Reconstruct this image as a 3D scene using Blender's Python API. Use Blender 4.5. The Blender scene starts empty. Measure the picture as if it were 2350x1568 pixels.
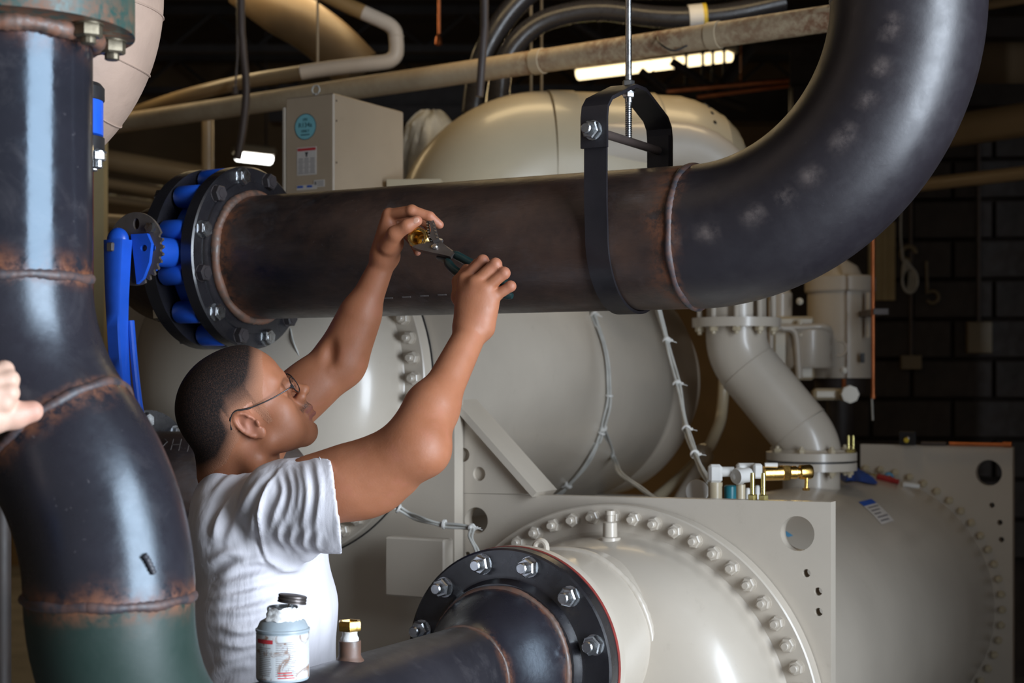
import bpy, math, random
import numpy as np
from mathutils import Vector, Matrix
from mathutils.geometry import tessellate_polygon

random.seed(7)
rng = np.random.default_rng(7)
ZC = 1.5
F = 3600.0
SC = bpy.context.scene
COL = SC.collection

# ---------------------------------------------------------------- camera, world, light, exposure
cam = bpy.data.cameras.new('camera')
cam_ob = bpy.data.objects.new('camera', cam)
COL.objects.link(cam_ob)
cam_ob.location = (0, 0, ZC)
cam_ob.rotation_euler = (math.pi / 2, 0, 0)
cam.sensor_width = 36
cam.lens = 36 * F / 2350
cam.shift_y = 86 / 2350
cam.clip_start = 0.05
cam.clip_end = 60
cam.dof.use_dof = True
cam.dof.focus_distance = 2.85
cam.dof.aperture_fstop = 4.8
SC.camera = cam_ob

world = bpy.data.worlds.new('world')
SC.world = world
world.use_nodes = True
world.node_tree.nodes['Background'].inputs[0].default_value = (1.0, 0.95, 0.90, 1)
world.node_tree.nodes['Background'].inputs[1].default_value = 0.17


def area(name, loc, target, sx, sy, power, color):
    d = bpy.data.lights.new(name, 'AREA')
    d.shape = 'RECTANGLE'
    d.size, d.size_y = sx, sy
    d.energy = power
    d.color = color
    o = bpy.data.objects.new(name, d)
    COL.objects.link(o)
    o.location = loc
    o.rotation_euler = (Vector(target) - Vector(loc)).to_track_quat('-Z', 'Y').to_euler()
    return o


# the open roller door of the plant room, to the right of the camera: daylight
area('daylight_door', (2.8, 0.0, 1.90), (0.0, 0.0, 1.90), 3.2, 3.6, 650, (0.78, 0.88, 1.0))
# warm fluorescent battens; some are unseen, added for warm light without a built fixture
for lx, ly, p in ((-1.2, 6.2, 4.5), (1.0, 9.0, 34), (-2.6, 10.5, 24), (0.3, 4.9, 5), (-0.2, 2.3, 1.5)):
    area('batten_light', (lx, ly, 3.02), (lx, ly, 0), 1.3, 0.2, p, (1.0, 0.74, 0.40))

SC.view_settings.view_transform = 'Standard'
SC.view_settings.look = 'None'
SC.view_settings.gamma = 1
SC.view_settings.use_curve_mapping = False
SC.view_settings.exposure = 0.0


# ---------------------------------------------------------------- helpers
def V(*a):
    return np.array(a, float)


def P(px, py, Y):
    return V((px - 1175) / F * Y, Y, ZC + (870 - py) / F * Y)


def nrm(v):
    v = np.asarray(v, float)
    return v / np.linalg.norm(v)


UP = V(0, 0, 1)
TH = math.radians(28)
D = V(math.sin(TH), math.cos(TH), 0)      # along the chiller, away from the camera
E = V(math.cos(TH), -math.sin(TH), 0)     # across the chiller, to the right
WORG = {}


def basis(n):
    n = nrm(n)
    a = V(0, 0, 1) if abs(n[2]) < 0.9 else V(1, 0, 0)
    x = nrm(np.cross(a, n))
    y = np.cross(n, x)
    return x, y, n


class G:
    def __init__(s):
        s.v = []
        s.f = []

    def add(s, vs, fs):
        o = len(s.v)
        s.v.extend([tuple(map(float, p)) for p in vs])
        s.f.extend([tuple(i + o for i in f) for f in fs])
        return s

    def lathe(s, prof, org, axis, seg=48, closed=False, x=None):
        """prof: list of (radius, height along axis)."""
        bx, by, n = basis(axis)
        if x is not None:
            bx = nrm(x); by = np.cross(n, bx)
        org = np.asarray(org, float)
        vs = []; fs = []; rings = []
        for r, h in prof:
            if r < 1e-6:
                rings.append([len(vs)]); vs.append(org + n * h)
            else:
                st = len(vs)
                for i in range(seg):
                    a = 2 * math.pi * i / seg
                    vs.append(org + n * h + (bx * math.cos(a) + by * math.sin(a)) * r)
                rings.append(list(range(st, st + seg)))
        pairs = list(zip(rings[:-1], rings[1:]))
        if closed:
            pairs.append((rings[-1], rings[0]))
        for A, B in pairs:
            if len(A) == 1 and len(B) == 1:
                continue
            if len(A) == 1:
                fs += [(A[0], B[(i + 1) % seg], B[i]) for i in range(seg)]
            elif len(B) == 1:
                fs += [(A[i], A[(i + 1) % seg], B[0]) for i in range(seg)]
            else:
                fs += [(A[i], A[(i + 1) % seg], B[(i + 1) % seg], B[i]) for i in range(seg)]
        if not closed:
            if len(rings[0]) > 1 and prof[0][0] > 1e-6:
                fs.append(tuple(reversed(rings[0])))
            if len(rings[-1]) > 1:
                fs.append(tuple(rings[-1]))
        return s.add(vs, fs)

    def tube(s, pts, r, seg=20, cap=True, flat=1.0):
        pts = [np.asarray(p, float) for p in pts]
        n = len(pts)
        rs = r if hasattr(r, '__len__') else [r] * n
        T = []
        for i in range(n):
            T.append(nrm(pts[min(i + 1, n - 1)] - pts[max(i - 1, 0)]))
        x, y, _ = basis(T[0])
        vs = []; fs = []
        for i in range(n):
            x = x - T[i] * np.dot(x, T[i]); x = nrm(x)
            y = np.cross(T[i], x)
            for k in range(seg):
                a = 2 * math.pi * k / seg
                vs.append(pts[i] + (x * math.cos(a) + y * math.sin(a) * flat) * rs[i])
        for i in range(n - 1):
            for k in range(seg):
                a = i * seg + k; b = i * seg + (k + 1) % seg
                fs.append((a, b, b + seg, a + seg))
        if cap:
            fs.append(tuple(reversed(range(seg))))
            fs.append(tuple(range((n - 1) * seg, n * seg)))
        return s.add(vs, fs)

    def box(s, c, size, X=(1, 0, 0), Yv=(0, 1, 0), Z=(0, 0, 1), bev=0.0):
        c = np.asarray(c, float)
        X, Yv, Z = nrm(X), nrm(Yv), nrm(Z)
        a, b, h = size[0] / 2, size[1] / 2, size[2] / 2
        if bev <= 0:
            vs = [c + X * i * a + Yv * j * b + Z * k * h for k in (-1, 1) for j in (-1, 1) for i in (-1, 1)]
            return s.add(vs, [(0, 2, 3, 1), (4, 5, 7, 6), (0, 1, 5, 4), (2, 6, 7, 3), (0, 4, 6, 2), (1, 3, 7, 5)])
        t = min(bev, a * .9, b * .9, h * .9)
        o = len(s.v)
        pts = [(-a + t, -b), (a - t, -b), (a, -b + t), (a, b - t), (a - t, b), (-a + t, b), (-a, b - t), (-a, -b + t)]
        ins = [(max(-a + t, min(a - t, x)), max(-b + t, min(b - t, y))) for x, y in pts]
        vs = []
        for ring, z in ((ins, -h), (pts, -h + t), (pts, h - t), (ins, h)):
            vs += [c + X * x + Yv * y + Z * z for x, y in ring]
        fs = [tuple(reversed(range(8))), tuple(range(24, 32))]
        for i in range(3):
            fs += [(i * 8 + k, i * 8 + (k + 1) % 8, i * 8 + 8 + (k + 1) % 8, i * 8 + 8 + k) for k in range(8)]
        return s.add(vs, fs)

    def plate(s, poly, th, org, X, Yv, holes=()):
        """flat plate with holes in the plane X,Y; thickness th along X x Y from org."""
        X, Yv = nrm(X), nrm(Yv)
        N = np.cross(X, Yv)
        org = np.asarray(org, float)
        loops = [list(poly)] + [list(h) for h in holes]
        flat = [p for l in loops for p in l]
        tris = tessellate_polygon([[Vector((p[0], p[1], 0)) for p in l] for l in loops])
        m = len(flat)
        vs = [org + X * p[0] + Yv * p[1] for p in flat] + [org + X * p[0] + Yv * p[1] + N * th for p in flat]
        fs = []
        for t in tris:
            (x0, y0), (x1, y1), (x2, y2) = flat[t[0]], flat[t[1]], flat[t[2]]
            if (x1 - x0) * (y2 - y0) - (x2 - x0) * (y1 - y0) < 0:
                t = (t[0], t[2], t[1])
            fs.append((t[2], t[1], t[0]))
            fs.append((t[0] + m, t[1] + m, t[2] + m))
        o = 0
        for li, l in enumerate(loops):
            n = len(l)
            A = sum(l[i][0] * l[(i + 1) % n][1] - l[(i + 1) % n][0] * l[i][1] for i in range(n))
            fwd = (A > 0) == (li == 0)
            for i in range(n):
                a, b = o + i, o + (i + 1) % n
                fs.append((a, b, b + m, a + m) if fwd else (b, a, a + m, b + m))
            o += n
        return s.add(vs, fs)

    def ball(s, c, r, seg=20, rings=12, X=(1, 0, 0), Yv=(0, 1, 0), Z=(0, 0, 1)):
        r = r if hasattr(r, '__len__') else (r, r, r)
        c = np.asarray(c, float)
        X, Yv, Z = nrm(X), nrm(Yv), nrm(Z)
        vs = [c - Z * r[2]]; fs = []
        for j in range(1, rings):
            p = -math.pi / 2 + math.pi * j / rings
            for i in range(seg):
                a = 2 * math.pi * i / seg
                vs.append(c + X * r[0] * math.cos(p) * math.cos(a) + Yv * r[1] * math.cos(p) * math.sin(a) + Z * r[2] * math.sin(p))
        vs.append(c + Z * r[2])
        for i in range(seg):
            fs.append((0, 1 + (i + 1) % seg, 1 + i))
            fs.append((len(vs) - 1, len(vs) - 1 - seg + i, len(vs) - 1 - seg + (i + 1) % seg))
        for j in range(rings - 2):
            for i in range(seg):
                a = 1 + j * seg + i; b = 1 + j * seg + (i + 1) % seg
                fs.append((a, b, b + seg, a + seg))
        return s.add(vs, fs)


def circ(cx, cy, r, n=28, ry=None):
    ry = r if ry is None else ry
    return [(cx + r * math.cos(2 * math.pi * i / n), cy + ry * math.sin(2 * math.pi * i / n)) for i in range(n)]


def arcpts(c, x, y, r, a0, a1, n):
    c = np.asarray(c, float)
    return [c + (np.asarray(x) * math.cos(a) + np.asarray(y) * math.sin(a)) * r for a in np.linspace(a0, a1, n)]


def lin(a, b, n):
    a = np.asarray(a, float); b = np.asarray(b, float)
    return [a + (b - a) * t for t in np.linspace(0, 1, n)]


def spline(pts, n=8):
    """Catmull-Rom through pts"""
    p = [np.asarray(q, float) for q in pts]
    p = [2 * p[0] - p[1]] + p + [2 * p[-1] - p[-2]]
    out = []
    for i in range(1, len(p) - 2):
        for t in np.linspace(0, 1, n, endpoint=False):
            a, b, c, d = p[i - 1], p[i], p[i + 1], p[i + 2]
            out.append(0.5 * ((2 * b) + (-a + c) * t + (2 * a - 5 * b + 4 * c - d) * t * t + (-a + 3 * b - 3 * c + d) * t ** 3))
    out.append(p[-2])
    return out


def mesh_from(name, g, mat, org, ang=35, smooth=True):
    me = bpy.data.meshes.new(name)
    v = np.asarray(g.v, float) - np.asarray(org, float)
    me.from_pydata(v.tolist(), [], g.f)
    me.update()
    if mat is not None:
        me.materials.append(mat)
    if smooth:
        me.polygons.foreach_set('use_smooth', [True] * len(me.polygons))
        me.set_sharp_from_angle(angle=math.radians(ang))
    return me


def thing(name, label, cat, loc, group=None):
    o = bpy.data.objects.new(name, None)
    o.empty_display_size = 0.05
    COL.objects.link(o)
    o.location = loc
    o['label'] = label; o['category'] = cat
    if group:
        o['group'] = group
    WORG[o.name] = np.asarray(loc, float)
    return o


def part(name, g, mat, parent, ang=35, label=None, smooth=True):
    org = WORG[parent.name]
    o = bpy.data.objects.new(name, mesh_from(name, g, mat, org, ang, smooth))
    COL.objects.link(o)
    o.parent = parent
    WORG[o.name] = org
    if label:
        o['label'] = label
    return o


def solo(name, g, mat, label, cat, group=None, ang=35, smooth=True):
    v = np.asarray(g.v)
    org = V((v[:, 0].min() + v[:, 0].max()) / 2, (v[:, 1].min() + v[:, 1].max()) / 2, v[:, 2].min())
    o = bpy.data.objects.new(name, mesh_from(name, g, mat, org, ang, smooth))
    COL.objects.link(o)
    o.location = org
    WORG[o.name] = org
    o['label'] = label; o['category'] = cat
    if group:
        o['group'] = group
    return o


def struct(name, g, mat, parent=None, smooth=False):
    if parent is None:
        v = np.asarray(g.v)
        org = V((v[:, 0].min() + v[:, 0].max()) / 2, (v[:, 1].min() + v[:, 1].max()) / 2, v[:, 2].min())
        o = bpy.data.objects.new(name, mesh_from(name, g, mat, org, 35, smooth))
        COL.objects.link(o)
        o.location = org
        WORG[o.name] = org
        o['kind'] = 'structure'
        return o
    return part(name, g, mat, parent, smooth=smooth)


def inst(name, me, parent, pos, axis, spin=0.0, scale=1.0):
    o = bpy.data.objects.new(name, me)
    COL.objects.link(o)
    o.parent = parent
    o.location = np.asarray(pos, float) - WORG[parent.name]
    q = Vector(axis).to_track_quat('Z', 'Y')
    o.rotation_mode = 'QUATERNION'
    o.rotation_quaternion = q @ Matrix.Rotation(spin, 3, 'Z').to_quaternion()
    o.scale = (scale,) * 3
    return o


def vattr(o, name, fn):
    """per-vertex float attribute from world positions"""
    me = o.data
    n = len(me.vertices)
    co = np.empty(n * 3); me.vertices.foreach_get('co', co)
    co = co.reshape(-1, 3) + WORG[o.name]
    a = me.attributes.new(name, 'FLOAT', 'POINT')
    a.data.foreach_set('value', np.clip(fn(co), 0, 1).astype(np.float32))


# ---------------------------------------------------------------- materials
class NT:
    def __init__(s, name):
        s.m = bpy.data.materials.new(name)
        s.m.use_nodes = True
        s.t = s.m.node_tree
        s.b = s.t.nodes['Principled BSDF']
        s.tc = s.t.nodes.new('ShaderNodeTexCoord')

    def n(s, typ, **kw):
        nd = s.t.nodes.new(typ)
        for k, v in kw.items():
            setattr(nd, k, v)
        return nd

    def l(s, a, b):
        s.t.links.new(a, b)

    def noise(s, scale, detail=4, rough=0.55, dist=0.0, vec=None, stretch=None):
        nd = s.n('ShaderNodeTexNoise')
        nd.inputs['Scale'].default_value = scale
        nd.inputs['Detail'].default_value = detail
        nd.inputs['Roughness'].default_value = rough
        nd.inputs['Distortion'].default_value = dist
        src = vec or s.tc.outputs['Object']
        if stretch:
            mp = s.n('ShaderNodeMapping')
            mp.inputs['Scale'].default_value = stretch
            s.l(src, mp.inputs['Vector']); src = mp.outputs['Vector']
        s.l(src, nd.inputs['Vector'])
        return nd.outputs['Fac']

    def ramp(s, fac, stops):
        r = s.n('ShaderNodeValToRGB')
        e = r.color_ramp.elements
        while len(e) > 1:
            e.remove(e[-1])
        for i, (p, c) in enumerate(stops):
            c = (c, c, c, 1) if not hasattr(c, '__len__') else tuple(c) + (1,)
            if i == 0:
                e[0].position = p; e[0].color = c
            else:
                q = e.new(p); q.color = c
        s.l(fac, r.inputs['Fac'])
        return r.outputs['Color']

    def mix(s, fac, a, b, mode='MIX'):
        x = s.n('ShaderNodeMix', data_type='RGBA', blend_type=mode)
        for sock, val in ((x.inputs[0], fac), (x.inputs[6], a), (x.inputs[7], b)):
            if hasattr(val, 'is_linked'):
                s.l(val, sock)
            elif hasattr(val, '__len__'):
                sock.default_value = tuple(val) + (1,)
            else:
                sock.default_value = val
        return x.outputs[2]

    def math(s, op, a, b=0.0):
        x = s.n('ShaderNodeMath', operation=op)
        for sock, val in ((x.inputs[0], a), (x.inputs[1], b)):
            if hasattr(val, 'is_linked'):
                s.l(val, sock)
            else:
                sock.default_value = val
        x.use_clamp = True
        return x.outputs[0]

    def attr(s, name):
        a = s.n('ShaderNodeAttribute', attribute_name=name)
        return a.outputs['Fac']

    def bump(s, h, strength, dist=0.01, prev=None):
        b = s.n('ShaderNodeBump')
        b.inputs['Strength'].default_value = strength
        b.inputs['Distance'].default_value = dist
        s.l(h, b.inputs['Height'])
        if prev is not None:
            s.l(prev, b.inputs['Normal'])
        s.l(b.outputs['Normal'], s.b.inputs['Normal'])
        return b.outputs['Normal']

    def set(s, **kw):
        for k, v in kw.items():
            k = {'color': 'Base Color', 'rough': 'Roughness', 'metal': 'Metallic', 'ior': 'IOR', 'coat': 'Coat Weight',
                 'coat_rough': 'Coat Roughness', 'spec': 'Specular IOR Level', 'sss': 'Subsurface Weight', 'trans': 'Transmission Weight',
                 'alpha': 'Alpha'}.get(k, k)
            if hasattr(v, 'is_linked'):
                s.l(v, s.b.inputs[k])
            elif hasattr(v, '__len__'):
                s.b.inputs[k].default_value = tuple(v) + (1,)
            else:
                s.b.inputs[k].default_value = v
        return s.m


def paint(name, c, rough=0.45, var=0.12, scale=6.0, bump=0.06, bscale=90, metal=0.0, **kw):
    t = NT(name)
    d = tuple(x * (1 - var * 2) for x in c); b = tuple(min(1, x * (1 + var)) for x in c)
    col = t.ramp(t.noise(scale, 6), [(0.3, d), (0.7, b)])
    r = t.ramp(t.noise(scale * 3, 4), [(0.3, max(0.03, rough - 0.06)), (0.75, min(1, rough + 0.1))])
    if bump:
        t.bump(t.noise(bscale, 3), bump, 0.004)
    return t.set(color=col, rough=r, metal=metal, **kw)


def steel(name, c0, c1, rough, ior=2.0, tint=(1, 1, 1), speck=1.0, heat=(0.070, 0.052, 0.045), rust=(0.17, 0.062, 0.027), stretch=None, brown=0.0, bump=0.05, bs=140):
    t = NT(name)
    base = t.ramp(t.noise(5, 6, 0.6, stretch=stretch), [(0.3, c0), (0.72, c1)])
    # light scuffs and specks
    sp = t.ramp(t.noise(85, 5, 0.75), [(0.66, 0.0), (0.72, 1.0)])
    sp2 = t.ramp(t.noise(4, 3), [(0.45, 0.0), (0.62, 1.0)])
    f = t.math('MULTIPLY', t.math('MULTIPLY', sp, sp2), 0.42 * speck)
    base = t.mix(f, base, (0.22, 0.20, 0.21))
    dust = t.math('MULTIPLY', t.ramp(t.noise(9, 8, 0.72, 0.6), [(0.54, 0.0), (0.72, 1.0)]), 0.26 * speck)
    base = t.mix(dust, base, (0.085, 0.078, 0.082))
    if brown:
        b = t.math('MULTIPLY', t.ramp(t.noise(3.2, 8, 0.7), [(0.42, 0.0), (0.66, 1.0)]), brown)
        base = t.mix(b, base, (0.085, 0.048, 0.034))
    base = t.mix(t.math('MULTIPLY', t.attr('scuff'), t.ramp(t.noise(24, 6, 0.7), [(0.38, 0.0), (0.62, 0.8)])), base, (0.16, 0.13, 0.12))
    h = t.attr('heat')
    hn = t.math('MULTIPLY', h, t.ramp(t.noise(22, 5), [(0.25, 0.45), (0.6, 1.0)]))
    base = t.mix(hn, base, heat)
    ru = t.attr('rust')
    rn = t.math('MULTIPLY', ru, t.ramp(t.noise(38, 6, 0.7), [(0.40, 0.0), (0.58, 1.0)]))
    base = t.mix(rn, base, rust)
    r = t.ramp(t.noise(26, 6, 0.65), [(0.3, rough), (0.75, rough + 0.16)])
    r = t.math('ADD', r, t.math('MULTIPLY', t.math('MAXIMUM', hn, rn), 0.32))
    t.bump(t.noise(bs, 5, stretch=stretch), bump, 0.003)
    t.b.inputs['Specular Tint'].default_value = tuple(tint) + (1,)
    return t.set(color=base, rough=r, ior=ior)


M = {}
M['steel_left'] = steel('black_mill_steel', (0.014, 0.013, 0.017), (0.022, 0.020, 0.026), 0.22, 1.58, (0.74, 0.88, 1.0))
M['steel_smooth'] = steel('smooth_black_pipe_steel', (0.013, 0.013, 0.017), (0.020, 0.019, 0.025), 0.085, 1.50, (0.62, 0.82, 1.0), speck=1.2)
M['steel_upper'] = steel('dull_black_steel', (0.010, 0.008, 0.009), (0.044, 0.032, 0.029), 0.30, 1.5, stretch=(1, 1, 4), brown=0.75, speck=1.8, bump=0.22, bs=45)
M['steel_elbow'] = steel('blue_black_steel', (0.014, 0.0115, 0.0155), (0.021, 0.018, 0.023), 0.34, 1.66, speck=0.5)
M['steel_low'] = steel('dusty_black_steel', (0.015, 0.014, 0.018), (0.028, 0.026, 0.032), 0.32, 1.55, speck=1.6)
M['bead'] = steel('weld_bead_steel', (0.022, 0.022, 0.028), (0.045, 0.046, 0.056), 0.40, 1.55, speck=0.8)
M['bead_rust'] = steel('rusty_weld_steel', (0.05, 0.036, 0.032), (0.11, 0.068, 0.048), 0.4, 1.8, speck=0.8)
M['flange_black'] = paint('black_flange_paint', (0.016, 0.015, 0.018), 0.28, 0.2, 8, 0.05, ior=1.7)
M['hanger'] = paint('black_hanger_steel', (0.018, 0.016, 0.019), 0.38, 0.2, 8, 0.08)


def beige(name, c, rough=0.36):
    t = NT(name)
    col = t.ramp(t.noise(3.5, 6), [(0.3, tuple(x * 0.9 for x in c)), (0.7, tuple(x * 1.04 for x in c))])
    dirt = t.math('MULTIPLY', t.ramp(t.noise(16, 8, 0.75), [(0.60, 0.0), (0.72, 1.0)]), 0.18)
    col = t.mix(dirt, col, (0.20, 0.155, 0.10))
    t.bump(t.noise(120, 3), 0.05, 0.003)
    return t.set(color=col, rough=rough, coat=0.45, coat_rough=0.17)


M['beige'] = beige('beige_machine_paint', (0.53, 0.466, 0.385))
M['beige_warm'] = beige('warm_beige_paint', (0.52, 0.435, 0.295))
M['cabinet'] = beige('warm_lit_cabinet_paint', (0.44, 0.345, 0.245), 0.42)  # warm lamp light on the cabinet is partly put into this colour
M['blue'] = paint('blue_valve_paint', (0.012, 0.085, 0.52), 0.36, 0.1, 10)
M['blue_rag'] = paint('blue_cloth', (0.02, 0.07, 0.33), 0.9, 0.2, 20, 0.4)
M['green'] = steel('green_pipe_paint', (0.013, 0.027, 0.022), (0.019, 0.037, 0.031), 0.40, 1.5, speck=0.3)
M['green_flange'] = steel('dark_green_flange_paint', (0.018, 0.050, 0.044), (0.026, 0.064, 0.055), 0.35, 1.5, speck=0.3)
M['zinc'] = paint('zinc_plated_steel', (0.62, 0.64, 0.66), 0.28, 0.12, 30, 0.1, metal=1.0)
M['dark_bolt'] = paint('dark_bolt_steel', (0.045, 0.038, 0.040), 0.42, 0.15, 30)
M['chrome'] = paint('bright_tool_steel', (0.55, 0.53, 0.51), 0.25, 0.12, 30, 0.1, metal=1.0)
M['tool_dark'] = paint('dark_tool_steel', (0.12, 0.105, 0.10), 0.35, 0.15, 20, 0.1, metal=0.7)
M['grip'] = paint('dark_green_rubber_grip', (0.010, 0.030, 0.030), 0.35, 0.15, 20)
M['brass'] = paint('brass', (0.80, 0.50, 0.14), 0.24, 0.12, 20, 0.05, metal=1.0)
M['brass_plate'] = paint('yellow_zinc', (0.82, 0.72, 0.30), 0.28, 0.1, 20, 0.05, metal=1.0)
M['copper'] = paint('copper', (0.62, 0.20, 0.075), 0.35, 0.15, 12, 0.05, metal=0.85)
M['gasket'] = paint('red_rubber_gasket', (0.26, 0.035, 0.028), 0.6, 0.15, 25)
M['white_plastic'] = paint('white_plastic', (0.72, 0.70, 0.66), 0.45, 0.06, 12)
M['white_film'] = paint('white_plastic_film', (0.62, 0.61, 0.56), 0.55, 0.12, 14, 0.5, 30)
M['teal'] = paint('teal_plastic', (0.015, 0.16, 0.20), 0.4)
M['notch'] = paint('brown_grey_plate', (0.085, 0.070, 0.062), 0.42, 0.15, 20, 0.08)
M['chalk'] = paint('faded_chalk', (0.115, 0.098, 0.092), 0.8, 0.2, 60, 0.0)
M['black'] = paint('black_rubber', (0.012, 0.011, 0.012), 0.5, 0.1, 10)
M['hose'] = paint('black_conduit_jacket', (0.030, 0.028, 0.030), 0.28, 0.1, 10)
M['tape'] = paint('white_thread_tape', (0.78, 0.78, 0.77), 0.5, 0.05, 40, 0.3)
M['cable'] = paint('grey_wire_jacket', (0.50, 0.49, 0.45), 0.45, 0.1, 20)
M['ceil_pipe'] = beige('old_cream_pipe_paint', (0.34, 0.25, 0.145), 0.45)
M['rust_pipe'] = steel('rust_stained_pipe_paint', (0.40, 0.31, 0.20), (0.50, 0.40, 0.27), 0.42, 1.45, speck=0.2, rust=(0.17, 0.06, 0.025))
M['dark_duct'] = paint('brown_duct_paint', (0.13, 0.090, 0.050), 0.45, 0.15, 5)
M['wrap'] = paint('white_pipe_wrap', (0.64, 0.53, 0.42), 0.5, 0.06, 5, 0.1, 40)
M['brown_wrap'] = paint('brown_pipe_wrap', (0.38, 0.22, 0.08), 0.5, 0.1, 8)
M['lag'] = paint('pinkish_canvas_lagging', (0.37, 0.26, 0.20), 0.65, 0.07, 10, 0.3, 60)
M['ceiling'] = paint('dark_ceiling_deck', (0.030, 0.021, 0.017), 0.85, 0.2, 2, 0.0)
M['dark_steel'] = paint('dark_ceiling_steel', (0.035, 0.026, 0.022), 0.6, 0.2, 6)
M['dark_rod'] = paint('grey_brown_conduit', (0.075, 0.055, 0.048), 0.5, 0.15, 6)
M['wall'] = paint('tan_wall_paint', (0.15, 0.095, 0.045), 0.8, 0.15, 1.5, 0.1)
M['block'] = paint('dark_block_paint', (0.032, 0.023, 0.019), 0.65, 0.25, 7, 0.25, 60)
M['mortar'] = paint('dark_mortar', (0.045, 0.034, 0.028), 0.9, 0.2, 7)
M['floor'] = paint('grey_concrete', (0.14, 0.13, 0.12), 0.7, 0.2, 3, 0.1)
M['tan_panel'] = paint('tan_wooden_panel', (0.42, 0.33, 0.17), 0.6, 0.1, 4)
M['box_tan'] = paint('tan_box_enamel', (0.19, 0.15, 0.09), 0.5, 0.1, 4)
M['red_pipe'] = paint('red_pipe_paint', (0.32, 0.03, 0.02), 0.45, 0.1, 8)
M['paper'] = paint('label_paper', (0.62, 0.58, 0.54), 0.6, 0.04, 30, 0.0)
M['ink'] = paint('black_ink', (0.03, 0.03, 0.035), 0.6, 0.0, 10, 0.0)
M['ink_grey'] = paint('grey_print', (0.22, 0.20, 0.20), 0.6, 0.0, 10, 0.0)
M['ink_red'] = paint('red_print', (0.50, 0.035, 0.045), 0.5, 0.0, 10, 0.0)
M['ink_blue'] = paint('blue_print', (0.02, 0.09, 0.42), 0.5, 0.0, 10, 0.0)
M['cyan'] = paint('pale_cyan_label', (0.20, 0.50, 0.56), 0.5, 0.03, 30, 0.0)
M['ink_teal'] = paint('dark_teal_print', (0.03, 0.10, 0.12), 0.5, 0.0, 10, 0.0)
M['can_grey'] = paint('pale_blue_grey_tin', (0.36, 0.42, 0.46), 0.38, 0.1, 20)
M['yellow'] = paint('yellow_plastic', (0.70, 0.50, 0.04), 0.5)
M['red_handle'] = paint('dark_red_plastic', (0.30, 0.02, 0.02), 0.35)
M['amber'] = paint('amber_plastic', (0.55, 0.30, 0.04), 0.35)
M['bunting_cyan'] = paint('sky_blue_plastic', (0.10, 0.32, 0.52), 0.5)


def emit(name, c, st):
    t = NT(name)
    t.b.inputs['Emission Color'].default_value = tuple(c) + (1,)
    t.b.inputs['Emission Strength'].default_value = st
    return t.set(color=(0.8, 0.8, 0.8))


M['tube_warm'] = emit('warm_fluorescent_tube', (1.0, 0.80, 0.46), 3.0)
M['tube_cool'] = emit('white_fluorescent_tube', (1.0, 0.98, 0.92), 6.0)


def can_label():
    t = NT('stained_can_label')
    st = t.ramp(t.noise(34, 6, 0.65, 1.2), [(0.53, 0.0), (0.62, 1.0)])
    col = t.mix(t.math('MULTIPLY', st, 0.85), (0.56, 0.58, 0.59), (0.22, 0.095, 0.035))
    return t.set(color=col, rough=0.42)


M['can_label'] = can_label()


def skin_mat(name, deep, light, pink):
    t = NT(name)
    base = t.ramp(t.noise(14, 5), [(0.3, deep), (0.7, light)])
    base = t.mix(t.math('MULTIPLY', t.ramp(t.noise(30, 4), [(0.55, 0.0), (0.75, 1.0)]), 0.35), base, pink)
    base = t.mix(t.math('MULTIPLY', t.attr('lip'), 0.75), base, (0.24, 0.075, 0.065))
    base = t.mix(t.math('MULTIPLY', t.attr('pinkish'), 0.6), base, (0.42, 0.17, 0.12))
    stub = t.math('MULTIPLY', t.attr('stubble'), t.ramp(t.noise(500, 2), [(0.40, 0.35), (0.6, 0.95)]))
    base = t.mix(stub, base, (0.035, 0.026, 0.023))
    r = t.ramp(t.noise(60, 4), [(0.3, 0.46), (0.7, 0.62)])
    t.b.inputs['Subsurface Radius'].default_value = (0.010, 0.004, 0.002)
    t.b.inputs['Subsurface Scale'].default_value = 0.4
    t.bump(t.noise(260, 3), 0.12, 0.002)
    return t.set(color=base, rough=r, sss=0.12)


M['skin'] = skin_mat('brown_skin', (0.30, 0.110, 0.051), (0.37, 0.146, 0.074), (0.40, 0.138, 0.083))
M['skin_nail'] = paint('fingernail', (0.50, 0.27, 0.19), 0.3, 0.03, 30, 0.0)
M['skin_pale'] = skin_mat('pale_skin', (0.50, 0.32, 0.24), (0.56, 0.37, 0.28), (0.55, 0.29, 0.22))


def hair_mat():
    t = NT('short_black_hair')
    n = t.ramp(t.noise(420, 3, 0.7), [(0.25, 0.84), (0.55, 1.0)])
    d = t.attr('hair_cover')
    base = t.mix(t.math('MULTIPLY', d, n), (0.335, 0.150, 0.086), (0.010, 0.008, 0.008))
    t.bump(t.noise(520, 2), 0.35, 0.003)
    return t.set(color=base, rough=0.7, spec=0.18)


M['hair'] = hair_mat()


def cloth(name, c, var=0.06, bscale=700):
    t = NT(name)
    col = t.ramp(t.noise(6, 6), [(0.3, tuple(x * (1 - var) for x in c)), (0.7, c)])
    gr = t.math('MULTIPLY', t.ramp(t.noise(7, 7, 0.7), [(0.60, 0.0), (0.78, 1.0)]), 0.20)
    col = t.mix(gr, col, (0.40, 0.33, 0.28))
    b = t.bump(t.noise(9, 4, 0.5, 0.6, stretch=(1, 1, 0.45)), 0.35, 0.03)
    t.bump(t.noise(bscale, 2), 0.12, 0.002, prev=b)
    return t.set(color=col, rough=0.88, spec=0.25)


M['shirt'] = cloth('white_cotton', (0.70, 0.68, 0.72))
M['denim'] = cloth('blue_denim', (0.06, 0.08, 0.14))
M['boot'] = paint('brown_boot_leather', (0.10, 0.055, 0.03), 0.5)
M['wire_frame'] = paint('thin_dark_metal', (0.035, 0.033, 0.035), 0.3, 0.1, 20, 0.0, metal=0.6)


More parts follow.
